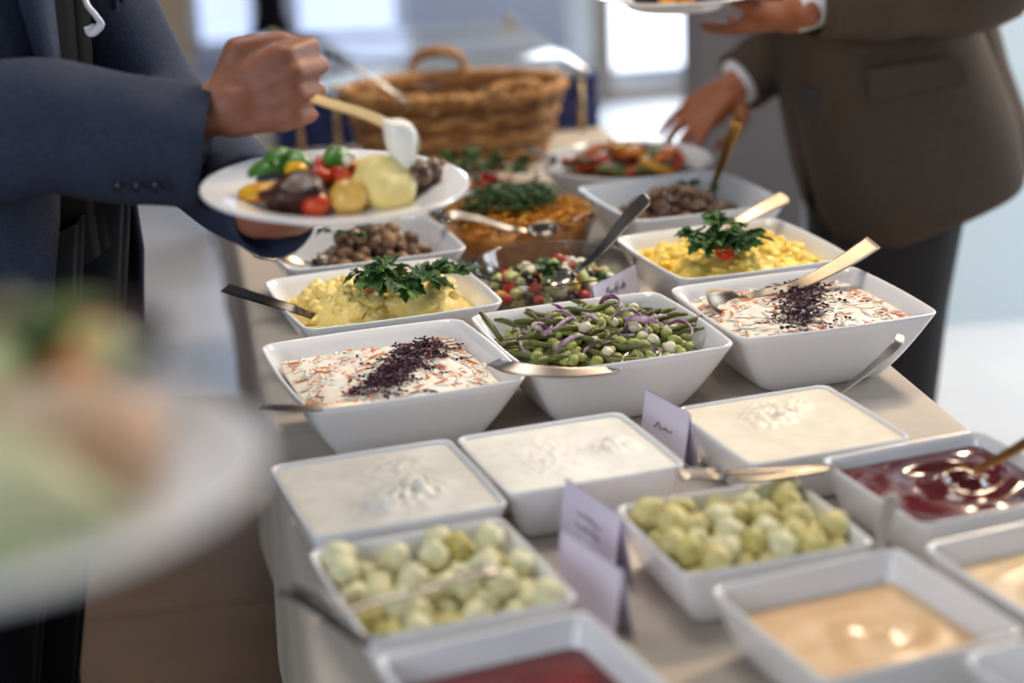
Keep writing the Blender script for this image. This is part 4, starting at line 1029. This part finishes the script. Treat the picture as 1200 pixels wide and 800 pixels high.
def sleeve(name, pts, rad, m, parent, n=36, wr=.06, seed=0, flat=1.0):
    c = crv(pts, n); rr = []
    for i in range(n+1):
        x = i/n*(len(rad)-1); k = min(int(x), len(rad)-2); rr.append(rad[k]+(rad[k+1]-rad[k])*(x-k))
    mb = MB(); mb.tube(c, rr, 22, flat=flat)
    v = []
    nn = 22
    for i, p in enumerate(mb.v):
        ri, ki = divmod(i, nn); p = Vector(p); d = p-c[ri]
        a = 2*math.pi*ki/nn
        f_ = 1+wr*noise.noise(Vector((math.cos(a)*1.1, math.sin(a)*1.1, ri*.30+seed*5)))+wr*.6*math.sin(ri*.9+2*math.sin(a)+seed)*max(0, math.sin(math.pi*ri/n))
        v.append(tuple(c[ri]+d*f_))
    # the open end: step inwards
    t = (c[-1]-c[-2]).normalized(); ends = [Vector(q) for q in v[-nn:]]
    mb.v = v
    mb.f = mb.f[:-1]; mb.mi = mb.mi[:-1]; b0 = len(mb.v)
    mb.v += [tuple(c[-1]+(q-c[-1])*.93) for q in ends]+[tuple(c[-1]+(q-c[-1])*.86-t*.03) for q in ends]
    for L in (0, 1):
        for k in range(nn):
            a0 = b0-nn+L*nn; mb.f.append((a0+k, a0+(k+1) % nn, a0+nn+(k+1) % nn, a0+nn+k)); mb.mi.append(0)
    mb.f.append(tuple(b0+nn+k for k in range(nn))); mb.mi.append(0)
    return mb.build(name, m, parent)
def cuff(p, d, r0, L, m, parent, name='shirt_cuff', flat=1.0):
    p, d = Vector(p), Vector(d).normalized()
    mb = MB(); mb.tube([p-d*.03, p, p+d*L*.9, p+d*L, p+d*L, p+d*(L-.012)], [r0*.97, r0, r0, r0*.985, r0*.94, r0*.90], 22, flat=flat); return mb.build(name, m, parent)
def shoe(loc, yaw, parent):
    mb = MB(); prof = [(-.10,.03,.035),(-.085,.036,.075),(-.03,.038,.085),(.03,.042,.062),(.09,.046,.045),(.14,.042,.036),(.17,.025,.025)]; rs = []
    M = Matrix.Translation(loc) @ Matrix.Rotation(yaw, 4, 'Z')
    for x, w_, h in prof: rs.append([M @ Vector((x, w_*math.cos(a), max(0, h*.5+h*.5*math.sin(a)))) for a in [k*math.pi/8 for k in range(16)]])
    mb.rings(rs); mb.build('shoe', SHOE, parent)

# ---- the man in the navy suit on the near side of the basket, serving himself
ml = empty('person', (-.24, 2.40, 0)); tag(ml, 'person in a navy suit spooning dip onto a held plate', 'person')
LP = []          # world coordinates are turned into the person's own
def own(root, start):
    off = root.location.copy()
    for o in start:
        o.location = o.location-off
F1 = Vector((math.cos(R(-18)), math.sin(R(-18)), 0)); A1 = Vector((-F1.y, F1.x, 0))   # forwards, towards his left
C1 = Vector((-.235, 2.42, 0))
before = set(bpy.data.objects)
mb = MB()
hc = C1+F1*.05+Vector((0,0,1.66)); head(mb, hc, F1)
capsule(mb, C1+Vector((0,0,1.42)), hc-Vector((0,0,.06)), .062, .056)
for z, a in ((1.38,.10),(1.25,.11),(1.12,.105),(1.0,.11)):
    capsule(mb, C1-A1*.08+Vector((0,0,z)), C1+A1*.08+Vector((0,0,z)), a, a)
for s in (-1,1):
    capsule(mb, C1+A1*s*.09+Vector((0,0,.98)), C1+A1*s*.085-F1*.06+Vector((0,0,.5)), .085, .055)
    capsule(mb, C1+A1*s*.085-F1*.06+Vector((0,0,.5)), C1+A1*s*.085-F1*.10+Vector((0,0,.08)), .055, .04)
    capsule(mb, C1+A1*s*.085-F1*.10+Vector((0,0,.05)), C1+A1*s*.085+F1*.03+Vector((0,0,.035)), .035, .03)
# right arm (nearer the camera)
shR = C1-A1*.19+Vector((0,0,1.42)); elR = PY(-95, 150, 2.10); wrR = PY(250, 130, 2.06)
chain(mb, [shR, elR, wrR], [.06, .045, .028])
fingers = [(1.25,1.25,.6),(1.3,1.35,.7),(1.35,1.4,.7),(1.4,1.4,.7)]
Dh = PY(330, 104, 2.05)-wrR
hand(mb, wrR, Dh, (-.05,-1,.22), (0,.2,1), [(1.0,1.2,.6),(1.1,1.25,.7),(1.2,1.3,.7),(1.3,1.3,.7)], [(.040,.050,-.006),(.082,.046,-.022),(.108,.030,-.036)], 1.08)
# left arm under the plate
shL = C1+A1*.19+Vector((0,0,1.42)); elL = PY(188, 138, 2.50); wrL = PY(322, 250, 1.99)
chain(mb, [shL, elL, wrL], [.06, .045, .028])
hand(mb, wrL, (1,-.10,.03), (0,0,-1), (0,1,0), [(.15,.3,.3),(.15,.3,.3),(.15,.35,.3),(.2,.4,.3)], [(.045,.05,.0),(.075,.065,-.012),(.10,.07,-.02)], 1.0)
remesh(mb, 'body', SKINL, ml)
face_parts(hc, F1, ml)
# black shirt and trousers
mb = MB(); lean_tube(mb, [(C1+Vector((0,0,.94)), F1, .135, .165, 0), (C1+Vector((0,0,1.1)), F1, .13, .16, 0), (C1+Vector((0,0,1.25)), F1, .135, .175, 0), (C1+Vector((0,0,1.4)), F1, .12, .18, 0), (C1+Vector((0,0,1.47)), F1, .07, .09, 0)]); mb.build('shirt', BLACKC, ml)
mb = MB()
for s in (-1,1):
    lean_tube(mb, [(C1+A1*s*.085-F1*o_+Vector((0,0,z)), F1, a, b, 0) for z, a, b, o_ in ((.03,.090,.09,.10),(.3,.090,.088,.09),(.55,.10,.092,.055),(.8,.125,.10,.012),(1.0,.145,.105,0))], wr=.03, seed=s)
tr = mb.build('trousers', BLACKC, ml)
for s in (-1,1): shoe(C1+A1*s*.085-F1*.07, R(-18), ml)
mb = MB(); gp = .55
lean_tube(mb, [(C1+Vector((0,0,z)), F1, a, b, g) for z, a, b, g in ((.78,.185,.235,.95),(.90,.178,.230,.80),(1.02,.165,.215,.62),(1.12,.16,.21,.52),(1.24,.165,.22,.50),(1.36,.155,.23,.55),(1.44,.115,.20,.6),(1.49,.075,.10,.5))], n=60, th=.008, wr=.05, seed=3)
jk = mb.build('jacket', NAVY, ml)
for s in (-1, 1):     # lapels lying on the jacket fronts
    mb = MB(); v = []
    for t, w_ in ((0,.005),(.15,.03),(.5,.05),(.8,.06),(.84,.085),(1,.05)):
        z = 1.13+.33*t; a = .165*1.03 if t < .7 else .15
        ph = s*(.52+.02*t)
        def pp(ph_, o_):
            q = (abs(math.cos(ph_))**2.4+abs(math.sin(ph_))**2.4)**(-1/2.4)
            return C1+Vector((0,0,z))+F1*((a+o_)*q*math.cos(ph_))+A1*((.222+o_)*q*math.sin(ph_))
        v.append([pp(ph, .004), pp(ph+s*w_/.2*.5, .010), pp(ph+s*w_/.2, .008), pp(ph+s*w_/.2, .002), pp(ph, -.004)])
    mb.rings(v); mb.build('lapel', NAVY, jk)
sleeve('sleeve', [shR+Vector((0,0,-.01)), shR*.5+elR*.5-F1*.02, elR, elR*.55+wrR*.45-Vector((0,0,.008)), PY(243, 172, 2.06)], [.095,.085,.083,.072,.064], NAVY, jk, seed=1, wr=.12)
sleeve('sleeve', [shL+Vector((0,0,-.01)), shL*.5+elL*.5, elL, elL*.5+wrL*.5-Vector((0,0,.010)), wrL-Vector((.0,0,.004))], [.075,.070,.070,.062,.046], NAVY, jk, seed=2)
mb = MB()
for k in range(3):
    q = PY(140+22*k, 218, 1.995); mb = MB(); mb.ell(q, (.007,.004,.007), None, 10, 6); mb.build('sleeve_button', mat('dark_button', (20,22,34), .3), jk)
mb = MB(); pts = [PY(98,-40,2.30), PY(100,0,2.30), PY(112,18,2.29), PY(118,28,2.29), PY(108,38,2.29), PY(104,30,2.29)]
mb.tube(crv(pts, 24), .009, 8, flat=.4); mb.build('white_cord', SHIRT, ml)
own(ml, [o for o in bpy.data.objects if o not in before and o.parent == ml])

# ---- the man in the brown-grey suit behind the table
mr = empty('person', (1.245, 3.17, 0)); tag(mr, 'person in a brown-grey suit reaching for the pepper bowl with a plate in hand', 'person')
before = set(bpy.data.objects)
F2 = Vector((-1,.06,0)).normalized(); A2 = Vector((-F2.y, F2.x, 0))    # A2 points to his left: nearer the camera
C2 = Vector((1.252, 3.17, 0))
def cen(z): return C2+F2*((z-.75)*.235)+Vector((0,0,z))
mb = MB()
hc = cen(1.60)+F2*.05; head(mb, hc, F2)
capsule(mb, cen(1.40), hc-Vector((0,0,.05)), .062, .056)
for z in (1.36,1.24,1.12,1.0,.9): capsule(mb, cen(z)-A2*.08, cen(z)+A2*.08, .105, .105)
for s in (-1,1):
    capsule(mb, cen(.92)+A2*s*.085, C2+A2*s*.085+F2*.05+Vector((0,0,.48)), .08, .055)
    capsule(mb, C2+A2*s*.085+F2*.05+Vector((0,0,.48)), C2+A2*s*.085+F2*.06+Vector((0,0,.08)), .055, .04)
    capsule(mb, C2+A2*s*.085+F2*.06+Vector((0,0,.05)), C2+A2*s*.085+F2*.17+Vector((0,0,.035)), .035, .03)
shN = cen(1.38)+A2*.19; elN = PY(1165, -30, 2.93); wrN = PY(934, 16, 2.90)
chain(mb, [shN, elN, wrN], [.06,.045,.028])
hand(mb, wrN, PY(884, 30, 3.00)-wrN, (.1,-.35,-1), (0,-1,.3), [(.05,.15,.15),(.05,.2,.2),(.1,.25,.2),(.15,.3,.2)], [(.035,.040,-.016),(.060,.050,-.030),(.085,.050,-.040)], 1.10)
shF = cen(1.38)-A2*.19; elF = PY(985, 20, 3.42); wrF = PY(860, 100, 3.36)
chain(mb, [shF, elF, wrF], [.06,.045,.027])
hand(mb, wrF, PY(822, 130, 3.33)-wrF, (-.45,-.55,.7), (-.7,-.4,-.4), [(.15,.55,.35),(.30,.40,.25),(.35,.35,.2),(.40,.30,.2)], [(.03,.048,-.022),(.062,.052,-.040),(.085,.040,-.052)], 1.08, .35)
remesh(mb, 'body', SKINR, mr)
face_parts(hc, F2, mr)
mb = MB(); lean_tube(mb, [(cen(z), F2, a, b, 0) for z, a, b in ((.9,.13,.165),(1.1,.13,.165),(1.25,.135,.175),(1.38,.12,.175),(1.45,.065,.08))]); mb.build('shirt', SHIRT, mr)
mb = MB()
for s in (-1,1):
    lean_tube(mb, [(C2+A2*s*.085+F2*((z-.75)*.235 if z > .75 else (.75-z)*.05)+F2*.035+Vector((0,0,z)), F2, a, b, 0) for z, a, b in ((.03,.085,.08),(.3,.085,.082),(.55,.095,.09),(.72,.112,.10),(.95,.13,.105))], wr=.04, seed=s+4)
mb.build('trousers', GREYT, mr)
for s in (-1,1): shoe(C2+A2*s*.085+F2*.08, math.atan2(F2.y, F2.x), mr)
mb = MB()
lean_tube(mb, [(cen(z)-F2*sh, F2+Vector((0,0,0)), a, b, g) for z, a, b, g, sh in ((.690,.164,.232,.34,.0),(.705,.170,.236,.22,.0),(.76,.172,.236,.09,0),(.82,.170,.235,.05,.0),(.93,.164,.228,.03,0),(1.02,.156,.215,.02,0),(1.12,.152,.21,.02,0),(1.25,.155,.22,.02,0),(1.36,.145,.225,.02,0),(1.43,.11,.19,.02,0),(1.48,.07,.09,.02,0))], n=72, e=3.2, th=.008, wr=.03, seed=8)
# the hem follows the lean of the back
mb.v = [tuple(Vector(v)+Vector((0,0,max(0, .92-v[2])*.0+ (max(0, v[0]-1.16)*.36 if v[2] < .85 else max(0, v[0]-1.16)*.36*max(0, 1-(v[2]-.85)/.3))))) for v in mb.v]
jr = mb.build('jacket', GREYS, mr)
# pocket flap on the near side
def on_j(px, py, o_):
    z0 = PY(px, py, 2.93)
    return Vector((z0.x, 2.93-o_, z0.z))
def flap(name, corners, th, m, parent):
    mb = MB(); n = 8; rs = []
    (a, b, c, d) = [Vector(q) for q in corners]
    for i in range(n+1):
        t = i/n; top = a+(b-a)*t; bot = d+(c-d)*t; out = Vector((0,-1,0))
        bow = .0
        rs.append([top, bot, bot+out*th, top+out*th*.6])
    mb.rings(rs); return mb.build(name, m, parent, False)
def surf_y(x, z):     # nearest jacket surface at that place
    c = cen(z); best = 0
    dx = (x-c.x); a, b = .166, .232
    q = max(0, 1-(abs(dx)/a)**3.2)**(1/3.2)
    return c.y-b*q-.06*dx
cr = []
for (px, py) in ((1013,80),(1122,66),(1126,94),(1016,120)):
    w_ = PY(px, py, 2.94); w_ = PY(px, py, surf_y(w_.x, w_.z)); cr.append(w_+Vector((0,-.007,0)))
flap('pocket_flap', cr, .008, GREYS, jr)
# back vent panel hanging free
mb = MB(); rs = []
for (xa, ya, xb, yb) in ((1128,-30,1150,-40), (1140,30,1166,15), (1156,90,1182,75), (1172,150,1204,135), (1186,206,1226,190)):
    a_, b_ = PY(xa, ya, 3.16), PY(xb, yb, 3.22); m_ = (a_+b_)/2+Vector((.006,-.012,0))
    rs.append([a_, m_, b_, b_+Vector((.004,.006,0)), m_+Vector((.004,.006,0)), a_+Vector((.004,.006,0))])
mb.rings(rs); mb.build('vent_panel', GREYS, jr)
sleeve('sleeve', [shN+Vector((0,0,-.01)), shN*.5+elN*.5, elN, elN*.5+wrN*.5, PY(951, 3, 2.90)], [.09,.082,.078,.070,.058], GREYS, jr, seed=5)
cuff(PY(950,4,2.90), wrN-elN, .040, .028, SHIRT, mr)
dF = (wrF-elF).normalized()
sleeve('sleeve', [shF+Vector((0,0,-.01)), shF*.5+elF*.5, elF, elF*.5+wrF*.5, wrF-dF*.012], [.09,.08,.074,.066,.056], GREYS, jr, seed=6)
cuff(wrF-dF*.02, dF, .044, .012, SHIRT, mr)
own(mr, [o for o in bpy.data.objects if o not in before and o.parent == mr])

# his plate
pc = PY(793, -4, 2.94)
pl2 = round_plate('dinner_plate', 'white plate held up by the person in the brown-grey suit', pc-Vector((0,0,.018)), .128)
for k, (x, y, m, nm, lb) in enumerate(((-.06,-.05,OLIVE,'black_olive','dark olive'),(-.03,-.055,PEPY,'pepper_piece','yellow pepper piece'),(.0,-.05,PEPY,'pepper_piece','yellow pepper piece'),(.03,-.055,MEAT,'meat_piece','dark meat piece'),(.02,-.03,PEPO,'pepper_piece','orange pepper piece'),(-.045,-.03,PEPO,'pepper_piece','orange pepper piece'),(.06,-.04,MEAT,'meat_piece','dark meat piece'),(-.01,-.01,PEPR,'pepper_piece','red pepper piece'))):
    tag(inst(nm, lump1(nm, m, (.02,.015,.013), .35, k), None, pc+Vector((x, y, .006)), (0,0,k)), lb+' on the plate held by the brown-grey suit', 'olive' if m is OLIVE else 'meat' if m is MEAT else 'pepper', lb+'s on the held-up plate')

# ---------------------------------------------------------------- blurred plate in front
fc = PY(312, 528, .80)+Vector((-.137, .0, -.02))
round_plate('dinner_plate', 'large white plate of food close to the camera, out of focus', fc, .137)
GM = mat('green_mash', (176,184,138), .5, c2=(196,198,156), nscale=30)
def fplate(name, label, cat, m, x, y, z, rad, seed, lump=.3, group=None):
    tag(inst(name, lump1(name, m, rad, lump, seed), None, fc+Vector((x,y,z))), label, cat, group)
fplate('green_puree', 'pale green puree heaped at the front of the blurred plate', 'puree', GM, .0, -.04, .025, (.072,.045,.026), 2)
fplate('coleslaw_heap', 'creamy orange-white salad heap on the blurred plate', 'salad', mat('salad_heap', (238,214,184), .5, c2=(240,190,150), nscale=40), .045, .012, .026, (.045,.04,.028), 3)
fplate('potato_heap', 'yellow potato heap on the blurred plate', 'potato salad', POT, -.02, .035, .03, (.04,.036,.03), 4)
fplate('dark_leaf', 'dark green leaf pile in the puree of the blurred plate', 'salad leaf', mat('dark_leaf', (86,100,58), .5), .006, -.045, .035, (.028,.022,.018), 5)
# small glass bowl standing on it
gbx = fc+Vector((.035,.06,.012))
prof = [(.001,.002),(.035,.002),(.04,0),(.052,.012),(.062,.034),(.066,.05),(.0655,.052),(.064,.05),(.060,.034),(.050,.014),(.038,.005),(.001,.005)]
mb = MB(); mb.lathe(prof, 40); tag(mb.build('glass_bowl', GLASS, None, True, gbx), 'small glass bowl of salad standing on the blurred plate', 'glass bowl')
rnd = random.Random(4)
FB = [('lettuce_leaf', 'green lettuce piece', 'lettuce', mat('lettuce', (110,124,60), .5)), ('carrot_piece', 'orange carrot piece', 'carrot', CARROT), ('mushroom_piece', 'dark brown mushroom piece', 'mushroom', MUSH), ('cucumber_piece', 'pale cucumber piece', 'cucumber', CUC)]
for i in range(26):
    k = i % 4; a = rnd.uniform(0,6.28); q = math.sqrt(rnd.random())*.04
    nm, lb, ct, m = FB[k]; 
    tag(inst(nm, lump1(nm, m, (.016,.012,.009), .4, i), None, gbx+Vector((q*math.cos(a), q*math.sin(a), .024+.026*rnd.random()+.014*(1-q/.04))), (rnd.random(), rnd.random(), i)), lb+' in the small glass bowl on the blurred plate', ct, lb+'s in the small glass bowl')
for k, (x, y) in enumerate(((-.02,.0),(.01,.01),(.025,-.005))):
    parsley(('leftmost','middle','rightmost')[k]+' green leafy herb sprig in the small glass bowl up front', gbx+Vector((x-.02,y,.045)), [(-.5,.1,.8,.018),(.6,.2,.6,.018),(.1,-.5,.6,.016)], rp, 'herb sprigs in the small glass bowl', .7, .6)
